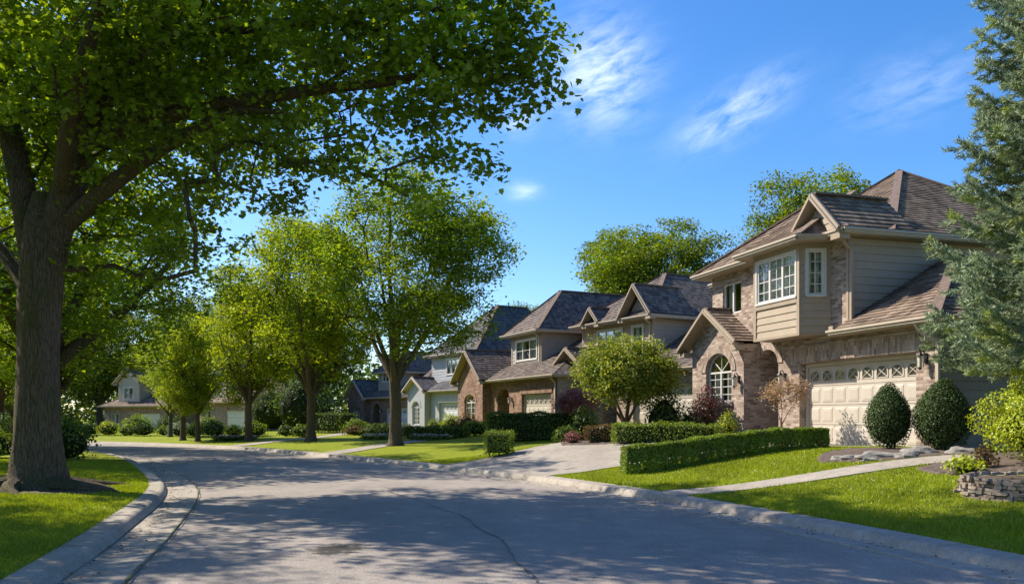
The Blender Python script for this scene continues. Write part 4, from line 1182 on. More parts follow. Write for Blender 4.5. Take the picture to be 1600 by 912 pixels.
def lobe_points(lobes, n, shell=.55, rr=rng):
    """points in a union of ellipsoids, denser toward the outside"""
    vol = np.array([l[3] * l[4] * l[5] * (l[6] if len(l) > 6 else 1) for l in lobes]); pr = vol / vol.sum(); lobes = [l[:6] for l in lobes]
    k = rr.choice(len(lobes), n, p=pr); L = np.array(lobes)[k]
    d = rr.normal(size=(n, 3)); d /= np.linalg.norm(d, axis=1)[:, None]
    u = rr.uniform(0, 1, n) ** (1 / 3); u = shell + (1 - shell) * u
    u = np.where(rr.uniform(size=n) < .25, rr.uniform(0, 1, n) ** .5, u)
    return L[:, :3] + d * L[:, 3:6] * u[:, None]
def clusters(tips, per, size, flat=.55, rr=rng):
    n = len(tips); p = np.repeat(tips, per, axis=0)
    off = rr.normal(size=(n * per, 3)) * size * .5
    off = np.clip(off, -size * .85, size * .85)
    cs = np.repeat(rr.uniform(.6, 1.25, n), per)[:, None]
    off *= cs; off[:, 2] *= flat
    off[:, 2] -= .25 * np.linalg.norm(off[:, :2], axis=1) ** 1.2
    return p + off

def street_tree(seed, H_=12.5, cr=4.5, fork=2.6, trunk_r=.27, n_att=800, per=42, leaf=.17, mat='leaf_street', bark='bark_grey', zc=None, vase=True, holes=.35, bottom=None):
    """returns a prototype root at the origin: trunk (with limbs) and crown"""
    rr = np.random.default_rng(seed)
    root = bpy.data.objects.new('maple_tree', None); COL.objects.link(root)
    bottom = fork + .9 if bottom is None else bottom
    lobes = []
    hc = (H_ + bottom) / 2; hh = (H_ - bottom) / 2
    for k in range(22):
        a = rr.uniform(0, 2 * math.pi); t = rr.uniform(-.95, .95)
        prof = math.sqrt(max(.05, 1 - t * t)) * (1.0 if t > -.2 else 1.05)
        rad = cr * prof * rr.uniform(.45, .78)
        rl = cr * rr.uniform(.24, .40)
        lobes.append((rad * math.cos(a), rad * math.sin(a), hc + t * hh * .82, rl, rl, rl * .8))
    lobes.append((0, 0, hc, cr * .6, cr * .6, hh * .75))
    att = lobe_points(lobes, n_att, .6, rr)
    nodes = [(0, 0, fork)]; par = [0]; tubes = [([(0, 0, -.3), (0, 0, .0), (.01, 0, .18), (.0, .02, .6), (.02, .0, fork * .6), (0, 0, fork)], [trunk_r * 2.0, trunk_r * 1.75, trunk_r * 1.32, trunk_r * 1.08, trunk_r, trunk_r * 1.0], 16)]
    nl = 6
    for k in range(nl):
        a = 2 * math.pi * k / nl + rr.uniform(-.4, .4); up = rr.uniform(.75, 1.0) if k % 2 else rr.uniform(.45, .7)
        L = (H_ - fork) * rr.uniform(.5, .68); tilt = R(rr.uniform(18, 30)) if k % 2 else R(rr.uniform(36, 52))
        j = 0; pts = [np.array((0, 0, fork - .25))]; rs = [trunk_r * .62]
        p = np.array((0, 0, fork), float)
        for q in range(6):
            th = tilt * (1 - .08 * q) ; step = L / 6
            a += rr.uniform(-.18, .18)
            p = p + np.array((math.sin(th) * math.cos(a), math.sin(th) * math.sin(a), math.cos(th))) * step
            nodes.append(tuple(p)); par.append(j); j = len(nodes) - 1
            pts.append(p.copy()); rs.append(trunk_r * .60 * (1 - (q + 1) / 7.2))
        tubes.append((pts, rs, 9))
    p = np.array((0, 0, fork), float); j = 0; pts = [p - (0, 0, .2)]; rs = [trunk_r * .8]
    for q in range(7):
        p = p + np.array((rr.uniform(-.12, .12), rr.uniform(-.12, .12), 1.0)) * (H_ - fork) * .115
        nodes.append(tuple(p)); par.append(j); j = len(nodes) - 1; pts.append(p.copy()); rs.append(trunk_r * .72 * (1 - (q + 1) / 8.5))
    tubes.append((pts, rs, 10))
    skip = len(nodes)
    nd, pr, tips = grow(nodes, par, att, .7)
    rad = radii(nd, pr, tips)
    branch_mesh(nd, pr, rad, 'trunk', bark, root, skip=skip, rmin=.009, base_tubes=tubes, rmax=trunk_r * .35)
    tp = nd[tips]
    pos = clusters(tp, per, .60 if leaf < .16 else .8, .6, rr)
    up = np.tile(np.array((0, 0, 1.0)), (len(pos), 1))
    leaf_mesh('crown', pos, leaf, up, rr, mat, root, 'q', .5)
    return root
def copy_tree(root, loc, rz, s=1.0, label=None, group=None, cat='tree', mat=None):
    r = root.copy(); COL.objects.link(r)
    r.location = loc; r.rotation_euler = (0, 0, rz); r.scale = (s, s, s) if not isinstance(s, tuple) else s
    tagp(r, label, cat, group)
    for ch in root.children:
        c = ch.copy(); COL.objects.link(c); c.parent = r
        if mat and c.name.startswith('crown'):
            c.data = ch.data
            c.material_slots[0].link = 'OBJECT'; c.material_slots[0].material = M[mat]
    return r
def place(root, loc, rz, s, label, group=None, cat='tree'):
    root.location = loc; root.rotation_euler = (0, 0, rz); root.scale = (s, s, s) if not isinstance(s, tuple) else s
    return tagp(root, label, cat, group)

# ---- the big maple on the left verge
def big_maple():
    bx, by = -9.35, 16.2; bz = gz(bx, by)
    root = empty('maple_tree', (bx, by, bz), 'huge dark-barked maple on the left verge whose limbs overhang the road', 'tree')
    rr = np.random.default_rng(21)
    def W(x, y, D): return np.array(((x - 800) / 1289 * D - bx, D - by, 1.6 + (650 - y) * D / 1289 - bz))
    # main limbs: (polyline, radii)
    T = [((0, 0, -.35), .90), ((0, 0, 0), .66), ((.02, .02, .22), .54), ((.03, 0, .6), .455), ((.04, 0, 1.2), .41), ((.05, 0, 2.2), .375), ((.08, 0, 3.2), .37), ((.10, 0, 4.0), .40), ((.10, 0, 4.6), .38), ((.12, 0, 5.2), .33), ((.16, 0, 5.8), .2)]
    limbs = {
        'fork_r': ([W(66, 470, 16.2), W(76, 400, 16.2), W(105, 300, 16.2), W(132, 225, 16), W(165, 130, 15.8), W(215, 70, 15.5), W(270, 10, 15), W(330, -80, 14.5), W(380, -190, 14)], [.30, .32, .30, .28, .24, .21, .16, .12, .08]),
        'fork_l': ([W(64, 480, 16.2), W(56, 420, 16.2), W(35, 300, 16.3), W(10, 180, 16.5), W(-20, 60, 16.8), W(-60, -80, 17), W(-110, -230, 17)], [.26, .27, .24, .21, .17, .13, .08]),
        'upright': ([W(150, 190, 15.9), W(165, 90, 16), W(160, 10, 16.3), W(150, -120, 16.6), W(140, -260, 16.8)], [.22, .17, .13, .10, .06]),
        'boughA': ([W(125, 240, 16), W(200, 200, 15.4), W(300, 170, 14.8), W(400, 155, 14.2), W(500, 138, 13.7), W(600, 130, 13.3), W(690, 110, 13.0), W(770, 90, 12.8)], [.20, .16, .13, .115, .095, .07, .045, .025]),
        'boughB': ([W(105, 350, 16.2), W(160, 300, 15.8), W(230, 245, 15.3), W(310, 200, 14.8), W(370, 170, 14.2), W(440, 175, 13.8)], [.19, .16, .135, .11, .08, .04]),
        'boughC': ([W(215, 70, 15.5), W(300, 60, 14.8), W(400, 40, 14.0), W(520, 30, 13.2), W(640, 10, 12.6), W(740, 20, 12.2)], [.17, .13, .10, .075, .05, .03]),
        'back': ([W(110, 300, 16.2), W(150, 220, 17.5), W(220, 150, 19), W(300, 110, 20.5), W(370, 60, 22)], [.2, .16, .12, .09, .06]),
        'left': ([W(55, 470, 16.2), W(10, 400, 16.8), W(-40, 340, 17.6), W(-120, 250, 18.5)], [.16, .13, .10, .06]),
        'front': ([W(100, 300, 16.1), W(110, 180, 14.6), W(140, 60, 13), W(180, -80, 11.8)], [.2, .16, .11, .06]),
        'frontR': ([W(215, 70, 15.5), W(330, -20, 13.6), W(480, -110, 12), W(650, -160, 10.8)], [.16, .12, .08, .05]),
    }
    nodes = [tuple(W(75, 420, 16.2))]; par = [0]; tubes = [([p for p, _ in T], [r_ for _, r_ in T], 22)]
    ends = {}
    for k, (pts, rs) in limbs.items():
        best = 0
        A_ = np.array(nodes); best = int(np.argmin(np.linalg.norm(A_ - pts[0], axis=1))); j = best
        for a, b in zip(pts[:-1], pts[1:]):
            L = np.linalg.norm(b - a); n = max(1, int(L / .8))
            for q in range(1, n + 1):
                nodes.append(tuple(a + (b - a) * q / n)); par.append(j); j = len(nodes) - 1
        tubes.append((pts, rs, 12))
    lobes = []
    def lob(x, y, D, r, rz=None): lobes.append((*W(x, y, D), r, r, rz or r * .62, .22 if y < -70 else (2.0 if x > 590 else 1.0)))
    for a in [(765, 55, 12.9, 1.05), (800, 115, 13, .8), (815, 60, 12.8, .6), (822, 135, 12.9, .5), (790, 165, 12.9, .5), (765, 20, 12.8, .9), (760, 240, 13, .35), (690, 40, 13, 1.3), (655, 215, 13.2, .8), (700, 150, 12.9, 1.05), (735, 205, 12.8, .7), (620, 20, 13, 1.5), (560, 165, 13.6, 1.0), (620, 95, 13.2, 1.1),
              (480, 60, 14, 1.9), (500, 215, 13.8, .9), (430, 235, 14, 1.2), (375, 300, 14.5, 1.0), (330, 230, 15, 1.7), (655, 290, 13.4, .8, .45), (600, 265, 13.4, .7, .4), (700, 255, 13.1, .5, .35),
              (540, -10, 12.8, 1.8), (400, -60, 13.2, 2.6), (300, 40, 14.5, 2.4), (250, 150, 15, 2.2), (180, 60, 15.5, 2.6), (120, 160, 17.5, 2.4), (60, 40, 17, 2.8), (20, 200, 17.5, 2.2), (-40, 100, 18, 2.6), (-60, 250, 17.6, 2.0),
              (400, 290, 14.4, .9), (350, 345, 15, .9), (290, 405, 16, 1.0), (215, 400, 17, 1.3), (150, 330, 17.5, 1.5), (240, 300, 16.5, 1.4), (300, 360, 17, 1.1), (340, 120, 18, 2.6), (230, 230, 19.5, 2.5), (380, 190, 20, 1.8), (250, 60, 19, 2.0),
              (150, -160, 16, 3.6), (0, -200, 17, 3.4), (300, -220, 15, 3.4), (500, -200, 12.5, 2.8), (690, -90, 11.5, 1.8), (180, -40, 12.8, 2.2), (60, 60, 13.6, 2.0), (220, -330, 15.5, 2.6)]:
        lob(*a)
    att = lobe_points(lobes, 2050, .5, rr)
    nd, pr, tips = grow(nodes, par, att, .55, bias=.05)
    rad = radii(nd, pr, tips, .006)
    branch_mesh(nd, pr, rad, 'trunk', 'bark_dark', root, skip=len(nodes), rmin=.006, base_tubes=tubes, rmax=.09)
    pos = clusters(nd[tips], 40, .46, .5, rr)
    up = np.tile(np.array((0, 0, 1.0)), (len(pos), 1))
    leaf_mesh('crown', pos, .102, up, rr, 'leaf_big', root, 'm', .9)
    # surface roots round the flare
    m = MB(); m.org = Vector((0, 0, 0))
    for k, a in enumerate([-.5, .3, 1.2, 2.4, 3.4, -1.5, -2.4]):
        L = rr.uniform(.9, 1.7) * (1.3 if k == 0 else 1)
        pts = []
        for q in range(7):
            t = q / 6; rad_ = .45 + L * t; aa = a + .3 * math.sin(t * 3 + k)
            px, py = rad_ * math.cos(aa), rad_ * math.sin(aa)
            pts.append(Vector((px, py, gz(bx + px, by + py) - bz + .10 * (1 - t) - .05 * t)))
        m.tube(pts, [.17 * (1 - q / 6.5) + .02 for q in range(7)], 8, local=False)
    m.uv = []
    m.build('root', 'bark_dark', root, smooth=True)['kind'] = 'stuff'
    return root
big_maple()

P1 = street_tree(3, 12.6, 4.9, 2.9, .22, 1250, 50, .118, 'leaf_street', bottom=3.2)
P2 = street_tree(5, 11.5, 3.9, 2.5, .20, 900, 40, .13, 'leaf_lime', bottom=2.7)
P3 = street_tree(11, 10.5, 3.6, 2.4, .185, 700, 40, .135, 'leaf_lime', bottom=2.2)
PB = street_tree(17, 15.5, 6.4, 3.2, .36, 1700, 75, .16, 'leaf_back', bottom=3.2)
PL = street_tree(29, 13.0, 5.6, 3.0, .40, 1200, 38, .13, 'leaf_big', 'bark_dark', bottom=3.2)
SG = 'street maples on the right verge'
place(P1, (-5.1, 36, gz(-5.1, 36)), .4, (1.1, 1.1, 1.0), 'tall green street maple, the nearest on the right verge, in front of the mossy-roofed house', SG)
place(P2, (-10.6, 43.5, gz(-10.6, 43.5)), 1.0, (1.1, 1.1, 1.02), 'lime-leaved street maple, second on the right verge, before the low red brick house', SG)
place(P3, (-15, 47, gz(-15, 47)), 2.0, .95, 'lime-leaved street maple, third on the right verge, beside the pink flower bed', SG)
copy_tree(P3, (-18.9, 49.6, gz(-18.9, 49.6)), 4.1, .72, 'thin forked dark-trunked maple, the right one of a close pair at the bend', SG)
copy_tree(P3, (-20.6, 51.6, gz(-20.6, 51.6)), .3, .78, 'thin straight dark-trunked maple, the left one of a close pair at the bend', SG, mat='leaf_street')
copy_tree(P2, (-23.8, 57.5, gz(-23.8, 57.5)), 3.3, .62, 'small maple furthest round the bend, left of the close pair of trunks', SG)
LG = 'maples on the left verge'
place(PL, (-16.2, 28.5, gz(-16.2, 28.5)), 2.2, (1.32, 1.32, 1.05), 'dark-trunked maple standing just behind the huge maple on the left verge', LG)
copy_tree(PL, (-21.5, 38.5, gz(-21.5, 38.5)), .5, .9, 'shaded maple further along the left verge, crown seen right of the huge trunk', LG)
copy_tree(PL, (-27.5, 44, gz(-27.5, 44)), 3.5, .9, 'shaded maple on the left verge near the bend, seen left of the huge trunk', LG)
copy_tree(PL, (-20.5, 21.5, gz(-20.5, 21.5)), 4.5, .75, 'shaded maple at the far left edge of the picture', LG)
copy_tree(PL, (-14.2, 12.0, gz(-14.2, 12)), 1.3, .8, 'maple left of the camera whose crown shades the left verge', LG)
copy_tree(PL, (-10.4, 6.4, gz(-10.4, 6.4)), 5.2, .8, 'maple beside the camera whose crown shades the near road', LG)
BG = 'trees behind the houses'
place(PB, (11.0, 62, 0.5), .2, (1.2, 1.2, 1.06), 'broad rounded green tree rising behind the grey-roofed houses', BG)
copy_tree(PB, (18.2, 51, .6), 2.6, (.98, .98, 1.04), 'tall uneven green tree rising behind the large tan brick house', BG)
copy_tree(PB, (15.2, 60, .5), 4.0, (.7, .7, .80), 'lower green tree filling the gap between the two taller ones', BG)
WG = 'trees beyond the bend'
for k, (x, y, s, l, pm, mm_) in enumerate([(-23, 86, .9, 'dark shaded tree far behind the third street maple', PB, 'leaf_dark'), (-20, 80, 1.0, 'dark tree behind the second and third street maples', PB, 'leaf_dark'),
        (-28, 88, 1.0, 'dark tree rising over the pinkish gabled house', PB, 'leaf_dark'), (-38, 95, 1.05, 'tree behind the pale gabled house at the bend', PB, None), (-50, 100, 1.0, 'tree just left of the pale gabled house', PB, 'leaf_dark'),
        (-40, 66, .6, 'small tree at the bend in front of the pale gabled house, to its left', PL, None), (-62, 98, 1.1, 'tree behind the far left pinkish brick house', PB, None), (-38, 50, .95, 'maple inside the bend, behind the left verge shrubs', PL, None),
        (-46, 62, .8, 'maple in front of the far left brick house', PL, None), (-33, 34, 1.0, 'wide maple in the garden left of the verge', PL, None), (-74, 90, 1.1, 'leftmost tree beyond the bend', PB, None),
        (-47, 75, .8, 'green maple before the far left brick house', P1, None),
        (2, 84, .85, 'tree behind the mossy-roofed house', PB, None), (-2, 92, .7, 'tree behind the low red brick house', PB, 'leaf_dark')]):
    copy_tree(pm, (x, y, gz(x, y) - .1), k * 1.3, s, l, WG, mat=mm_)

# distant wood closing the horizon
rr = np.random.default_rng(77)
n = 2600; ang = rr.uniform(R(-62), R(40), n); dist = rr.uniform(125, 165, n)
c = np.stack([np.sin(ang) * dist, np.cos(ang) * dist, rr.uniform(-1, 9.5, n)], 1)
pos = np.repeat(c, 34, axis=0) + rr.normal(size=(n * 34, 3)) * (2.0, 2.0, 1.3)
pos[:, 2] = np.clip(pos[:, 2], -1.5, None)
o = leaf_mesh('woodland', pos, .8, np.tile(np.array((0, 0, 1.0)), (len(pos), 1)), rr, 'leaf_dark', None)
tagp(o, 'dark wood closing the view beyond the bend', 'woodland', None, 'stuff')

# ---- shrubs, hedges and flowers
def shrub(name, x, y, rx, ry, h, mat, label, group=None, cat='shrub', leaf=.05, n=None, shape='egg', z=None, seed=0, core=.8, ragged=.12, stemr=.03, lift=0.0, z0cut=.03, zrot=0):
    rr = np.random.default_rng(int(abs(x * 131 + y * 17)) + seed)
    z = gz(x, y) if z is None else z
    root = empty(name, (x, y, z), label, cat, group)
    area = 4 * math.pi * ((rx * ry + rx * h / 2 + ry * h / 2) / 3)
    n = n or int(area / (leaf * leaf) * 1.6)
    n = min(n, 26000)
    if shape == 'box':
        # points over the faces of a clipped hedge, gently wavy
        A_ = np.array([2 * rx * 2 * ry, 2 * rx * h, 2 * rx * h, 2 * ry * h, 2 * ry * h]); n = int(A_.sum() / (leaf * leaf) * 1.9); n = min(n, 42000)
        k = rr.choice(5, n, p=A_ / A_.sum()); u = rr.uniform(-1, 1, (n, 2)); P_ = np.zeros((n, 3)); N_ = np.zeros((n, 3))
        for f_, (fx, fy, fz, nrm) in enumerate([(u[:, 0] * rx, u[:, 1] * ry, np.full(n, h), (0, 0, 1)), (u[:, 0] * rx, np.full(n, -ry), (u[:, 1] + 1) / 2 * h, (0, -1, 0)), (u[:, 0] * rx, np.full(n, ry), (u[:, 1] + 1) / 2 * h, (0, 1, 0)),
                                         (np.full(n, -rx), u[:, 0] * ry, (u[:, 1] + 1) / 2 * h, (-1, 0, 0)), (np.full(n, rx), u[:, 0] * ry, (u[:, 1] + 1) / 2 * h, (1, 0, 0))]):
            m_ = k == f_; P_[m_] = np.stack([fx, fy, fz], 1)[m_]; N_[m_] = nrm
        wob = .035 * np.sin(P_[:, 0] * 3.1 + 1) + .03 * np.sin(P_[:, 0] * 7 + P_[:, 2] * 5) + .02 * np.sin(P_[:, 2] * 9 + P_[:, 1] * 6)
        # tuck in the lower skirt so the leggy stems show
        tuck = np.clip(.28 - P_[:, 2] / h, 0, 1) * .35
        keep = rr.uniform(size=n) > np.clip(.30 - P_[:, 2] / h, 0, .3) * 2.6
        P_ += N_ * (wob + rr.normal(size=n) * ragged * .25 - leaf * .4)[:, None]
        P_[:, 1] *= 1 - tuck * .5
        P_, N_ = P_[keep], N_[keep]; P_[:, 2] += lift
        up = N_ * .8 + (0, 0, .35)
        pos = P_
    else:
        d = rr.normal(size=(n, 3)); d /= np.linalg.norm(d, axis=1)[:, None]
        u = 1 - np.abs(rr.normal(size=n)) * ragged * 1.3
        ph = rr.uniform(0, 6, 4)
        bump_ = 1 + ragged * (.6 * np.sin(d[:, 0] * 4 + ph[0]) * np.cos(d[:, 2] * 5 + ph[1]) + .5 * np.sin(d[:, 1] * 6 + ph[2] + d[:, 2] * 4) + .3 * np.sin(d[:, 0] * 11 + d[:, 2] * 9 + ph[3]))
        P_ = d * (u * bump_)[:, None]
        if shape == 'egg':
            zz = (P_[:, 2] + 1) / 2; w_ = np.where(zz > .4, 1 - .42 * ((zz - .4) / .6) ** 1.5, np.clip(np.sqrt(np.clip(1 - (2 * zz - 1) ** 2, 0, 1)), .3, 1) ** -.38)
            pos = np.stack([P_[:, 0] * rx * w_, P_[:, 1] * ry * w_, zz * h], 1)
        else:
            pos = np.stack([P_[:, 0] * rx, P_[:, 1] * ry, (P_[:, 2] * .5 + .5) * h], 1)
        pos[:, 2] = np.clip(pos[:, 2], z0cut, None) + lift
        up = d * .8 + (0, 0, .3)
    f_ = leaf_mesh('foliage', pos, leaf, up, rr, mat, root, 'q', .1)
    if core:
        # woody core, added solid and dark to block light through the leaves
        m = MB()
        nu, nv = 14, 8
        for i in range(nu):
            for j in range(nv):
                P4 = []
                for (a, b) in ((i, j), (i + 1, j), (i + 1, j + 1), (i, j + 1)):
                    th, ph_ = 2 * math.pi * a / nu, math.pi * b / nv
                    if shape == 'box':
                        cx, sx = math.cos(th), math.sin(th); q = max(abs(cx), abs(sx)); s2 = min(1, math.sin(ph_) * 1.8)
                        P4.append(Vector((cx / q * (rx - .09) * s2, sx / q * (ry - .09) * s2, lift + h * .12 + (h * .88 - .09) * min(1, max(0, .5 - math.cos(ph_) * .75)))))
                    else:
                        zz = .5 - .5 * math.cos(ph_); w_ = (1 - .42 * max(0, (zz - .4) / .6) ** 1.5) if shape == 'egg' else 1
                        P4.append(Vector((math.sin(ph_) * math.cos(th) * rx * core * w_, math.sin(ph_) * math.sin(th) * ry * core * w_, lift + h * (.04 + zz * core))))
                if (P4[0] - P4[1]).length > 1e-6 or (P4[2] - P4[3]).length > 1e-6:
                    idx = len(m.v); m.v += [tuple(p) for p in P4]; m.f.append((idx, idx + 1, idx + 2, idx + 3))
        m.build('dark_core', 'core', root, True)
    if shape == 'box' or lift > 0:
        m = MB(); ns = max(3, int(2 * rx / .28)) if shape == 'box' else 5
        for k in range(ns):
            x_ = -rx + 2 * rx * (k + .5) / ns if shape == 'box' else rr.uniform(-.12, .12)
            top = h * .4 + lift
            for q in range(3):
                m.tube([Vector((x_ * (1 if shape == 'box' else 1), rr.uniform(-.05, .05), -.05)), Vector((x_ + rr.uniform(-.1, .1), rr.uniform(-.12, .12) * ry * 3, top))], [.016, .01], 5, local=False)
        m.uv = []
        m.build('stem', 'bark_brown', root)
    root.rotation_euler = (0, 0, zrot)
    return root
def ghedge(ax, ay, bx, by, half, h, **kw):
    return ((ax + bx) / 2, (ay + by) / 2, math.hypot(bx - ax, by - ay) / 2, half, h, math.atan2(by - ay, bx - ax))
# hedge along the driveway follows the slope in one body
def driveway_hedge():
    ax, ay, bx, by = 2.62, 19.35, 7.45, 19.75
    rr = np.random.default_rng(5)
    L = math.hypot(bx - ax, by - ay); u = np.array(((bx - ax) / L, (by - ay) / L)); v = np.array((-u[1], u[0]))
    z0 = gz(ax, ay); root = empty('hedge', (ax, ay, z0), 'long low clipped hedge with leggy base beside the concrete driveway', 'hedge')
    hw, h = .33, .55; leaf = .040; n = 44000
    A_ = np.array([L * 2 * hw, L * h, L * h * .5, 2 * hw * h, 2 * hw * h * .5]); k = rr.choice(5, n, p=A_ / A_.sum())
    s = rr.uniform(0, L, n); t = rr.uniform(-hw, hw, n); z = rr.uniform(0, 1, n) * h; N_ = np.zeros((n, 3))
    m0 = k == 0; z[m0] = h; N_[m0] = (0, 0, 1)
    m1 = k == 1; t[m1] = -hw; N_[m1] = (-v[0], -v[1], 0)
    m2 = k == 2; t[m2] = hw; N_[m2] = (v[0], v[1], 0)
    m3 = k == 3; s[m3] = 0; N_[m3] = (-u[0], -u[1], 0)
    m4 = k == 4; s[m4] = L; N_[m4] = (u[0], u[1], 0)
    # gaps between the bushes near the ground
    low = np.clip(.42 - z / h, 0, 1)
    keep = rr.uniform(size=n) > low * 2.2 * (.55 + .45 * np.cos(s / .42 * 2 * math.pi))
    t = t * (1 - low * .5)
    wob = .02 * np.sin(s * 4) + .02 * np.sin(s * 9.3 + z * 8) + rr.normal(size=n) * .014
    g_ = np.array([gz(ax + u[0] * q, ay + u[1] * q) for q in np.linspace(0, L, 30)])
    z = z * (1.14 - .30 * s / L)
    zg_ = np.interp(s, np.linspace(0, L, 30), g_)
    P_ = np.stack([u[0] * s + v[0] * t, u[1] * s + v[1] * t, z + zg_ - z0], 1) + N_ * (wob - .02)[:, None]
    leaf_mesh('foliage', P_[keep], leaf, (N_ * .9 + (0, 0, .3))[keep], rr, 'leaf_hedge', root, 'q', .1)
    m = MB()
    for q in range(24):
        s0, s1 = .08 + (L - .16) * q / 24, .08 + (L - .16) * (q + 1) / 24
        zz0, zz1 = np.interp([s0, s1], np.linspace(0, L, 30), g_) - z0
        ring = []
        for (ss, zb) in ((s0, zz0), (s1, zz1)):
            ring.append([Vector((u[0] * ss + v[0] * tt, u[1] * ss + v[1] * tt, zb + hh * (1.12 - .30 * ss / L))) for tt, hh in ((-.16, .24), (-.25, .36), (-.25, .53), (.25, .53), (.25, .36), (.16, .24))])
        for j in range(6):
            m.v += [tuple(ring[0][j]), tuple(ring[0][(j + 1) % 6]), tuple(ring[1][(j + 1) % 6]), tuple(ring[1][j])]; i = len(m.v); m.f.append((i - 4, i - 3, i - 2, i - 1))
    m.build('dark_core', 'core', root)  # solid dark core put inside the hedge to stop light passing
    m = MB()
    for q in range(22):
        ss = .1 + (L - .2) * q / 21; zb = float(np.interp(ss, np.linspace(0, L, 30), g_)) - z0
        for _ in range(4):
            c_ = Vector((u[0] * ss, u[1] * ss, zb - .03)); e_ = c_ + Vector((rr.uniform(-.13, .13), rr.uniform(-.13, .13), .36))
            m.tube([c_, (c_ + e_) / 2 + Vector((rr.uniform(-.03, .03), 0, 0)), e_], [.014, .011, .008], 5, local=False)
    m.uv = []; m.build('stem', 'bark_brown', root)
driveway_hedge()
sh = shrub
def hedge(ax, ay, bx, by, hw, h, mat, label, leaf=.06, group=None):
    x, y, rx, ry, hh, rz = ghedge(ax, ay, bx, by, hw, h)
    return shrub('hedge', x, y, rx, ry, hh, mat, label, group, 'hedge', leaf=leaf, shape='box', zrot=rz, z=min(gz(ax, ay), gz(bx, by)) , lift=.02)
shrub('hedge', -.42, 26.1, .42, .40, .72, 'leaf_hedge', 'single clipped cube of hedge on the lawn beside the driveway mouth', None, 'hedge', leaf=.04, shape='box', zrot=R(-12), lift=.03)
YG = 'clipped yews before the garage'
shrub('yew_shrub', 8.22, 18.0, .50, .50, 1.42, 'leaf_yew', 'slimmer egg-shaped clipped yew in front of the cream garage door', YG, leaf=.032, core=.90, ragged=.06, lift=.05)
shrub('yew_shrub', 9.05, 17.35, .60, .58, 1.50, 'leaf_yew', 'fatter egg-shaped clipped yew before the garage brick pier', YG, leaf=.032, core=.90, ragged=.06, lift=.03)
shrub('golden_shrub', 9.25, 13.9, 1.22, 1.15, 1.74, 'leaf_gold', 'large bright yellow-green shrub behind the stone ring at the right edge', leaf=.05, core=.72, ragged=.24, n=22000)
shrub('golden_shrub', 7.55, 13.75, .34, .3, .32, 'leaf_gold', 'small yellow-leaved plant by the boulders, left of the large golden shrub', leaf=.06, core=.5, ragged=.3)
shrub('bronze_shrub', 8.0, 13.95, .22, .2, .42, 'leaf_bronze', 'small bronze plant between the small yellow plant and the large golden shrub', leaf=.05, core=.4, ragged=.3)
# shrubs round the gable of house 1 and the round tree
shrub('mauve_shrub', 5.95, 25.1, .62, .55, 1.45, 'leaf_purple', 'purple-leaved upright shrub under the arched window of the large tan house', leaf=.07, core=.35, ragged=.35, lift=.25)
shrub('lime_shrub', 6.35, 24.3, .35, .3, .95, 'leaf_gold', 'small yellow-green shrub right of the purple one by the entry', leaf=.06, core=.5, ragged=.3)
shrub('evergreen_shrub', 5.0, 27.2, .75, .7, 1.9, 'leaf_dark', 'dark loose evergreen shrub just right behind the small round tree', leaf=.09, core=.7, ragged=.3)
shrub('evergreen_shrub', 5.7, 26.6, .6, .6, 1.1, 'leaf_dark', 'lower dark evergreen beside the left corner of the brick gable', leaf=.08, core=.7, ragged=.3)
shrub('evergreen_shrub', 2.6, 29.4, .6, .5, 1.35, 'leaf_dark', 'dark shrub left behind the trunk of the small round tree', leaf=.09, core=.7, ragged=.25)
hedge(3.1, 24.9, 6.0, 24.0, .45, .62, 'leaf_hedge', 'loose green hedge in the bed below the small round tree, nearer the house', .055)
hedge(2.35, 26.2, 3.9, 25.6, .35, .55, 'leaf_bronze', 'low brownish hedge in front of the small round tree trunk', .05)
shrub('silver_shrub', 1.95, 26.7, .3, .3, .42, 'leaf_mauve', 'small pinkish mound at the driveway end of the brownish hedge', leaf=.05, core=.6, ragged=.25)
shrub('green_shrub', 1.9, 28.9, .55, .5, .6, 'leaf_hedge', 'low green mound between the wide dark hedge and the brownish hedge', leaf=.06, core=.7, ragged=.2)
hedge(-1.0, 36.6, 3.0, 36.0, .9, 1.25, 'leaf_dark', 'wide dark clipped hedge in front of the red brick garage', .075)
hedge(-5.3, 41.6, -2.2, 40.6, .5, .65, 'leaf_dark', 'low dark hedge in front of the mossy-roofed house, right of the maple trunk', .08)
hedge(-2.4, 42.4, -1.2, 42.0, .45, .7, 'leaf_hedge', 'short green hedge left of the wide dark hedge', .08)
shrub('bronze_shrub', -2.4, 44.0, .75, .6, 1.25, 'leaf_bronze', 'brownish red shrub under the arched window of the red brick house', leaf=.08, core=.7, ragged=.25)
shrub('lime_shrub', -3.3, 44.5, .7, .6, 1.2, 'leaf_gold', 'yellow-green shrub left of the brownish red shrub', leaf=.08, core=.7, ragged=.25)
shrub('lime_shrub', -4.3, 46.0, .6, .6, .95, 'leaf_hedge', 'green shrub at the corner of the grey side wall', leaf=.08, core=.7, ragged=.25)
shrub('silver_shrub', -5.9, 45.0, .6, .5, .8, 'leaf_silver', 'pale silvery round shrub just right of the nearest street maple trunk', leaf=.08, core=.7, ragged=.2)
shrub('green_shrub', -7.0, 46, .8, .6, .8, 'leaf_dark', 'dark shrub left behind the nearest street maple trunk', leaf=.09, core=.7, ragged=.25)
shrub('lime_shrub', -9.6, 51, .9, .7, 1.0, 'leaf_hedge', 'rounded green shrub below the window of the low red brick house', leaf=.09, core=.7, ragged=.2)
shrub('bronze_shrub', -9.3, 49.3, .9, .5, .6, 'leaf_bronze', 'low brownish shrub in front of the low red brick house', leaf=.09, core=.7, ragged=.2)
shrub('green_shrub', -7.9, 48.3, 1.0, .6, .75, 'leaf_dark', 'dark spreading shrub before the entry of the low red brick house', leaf=.09, core=.7, ragged=.25)
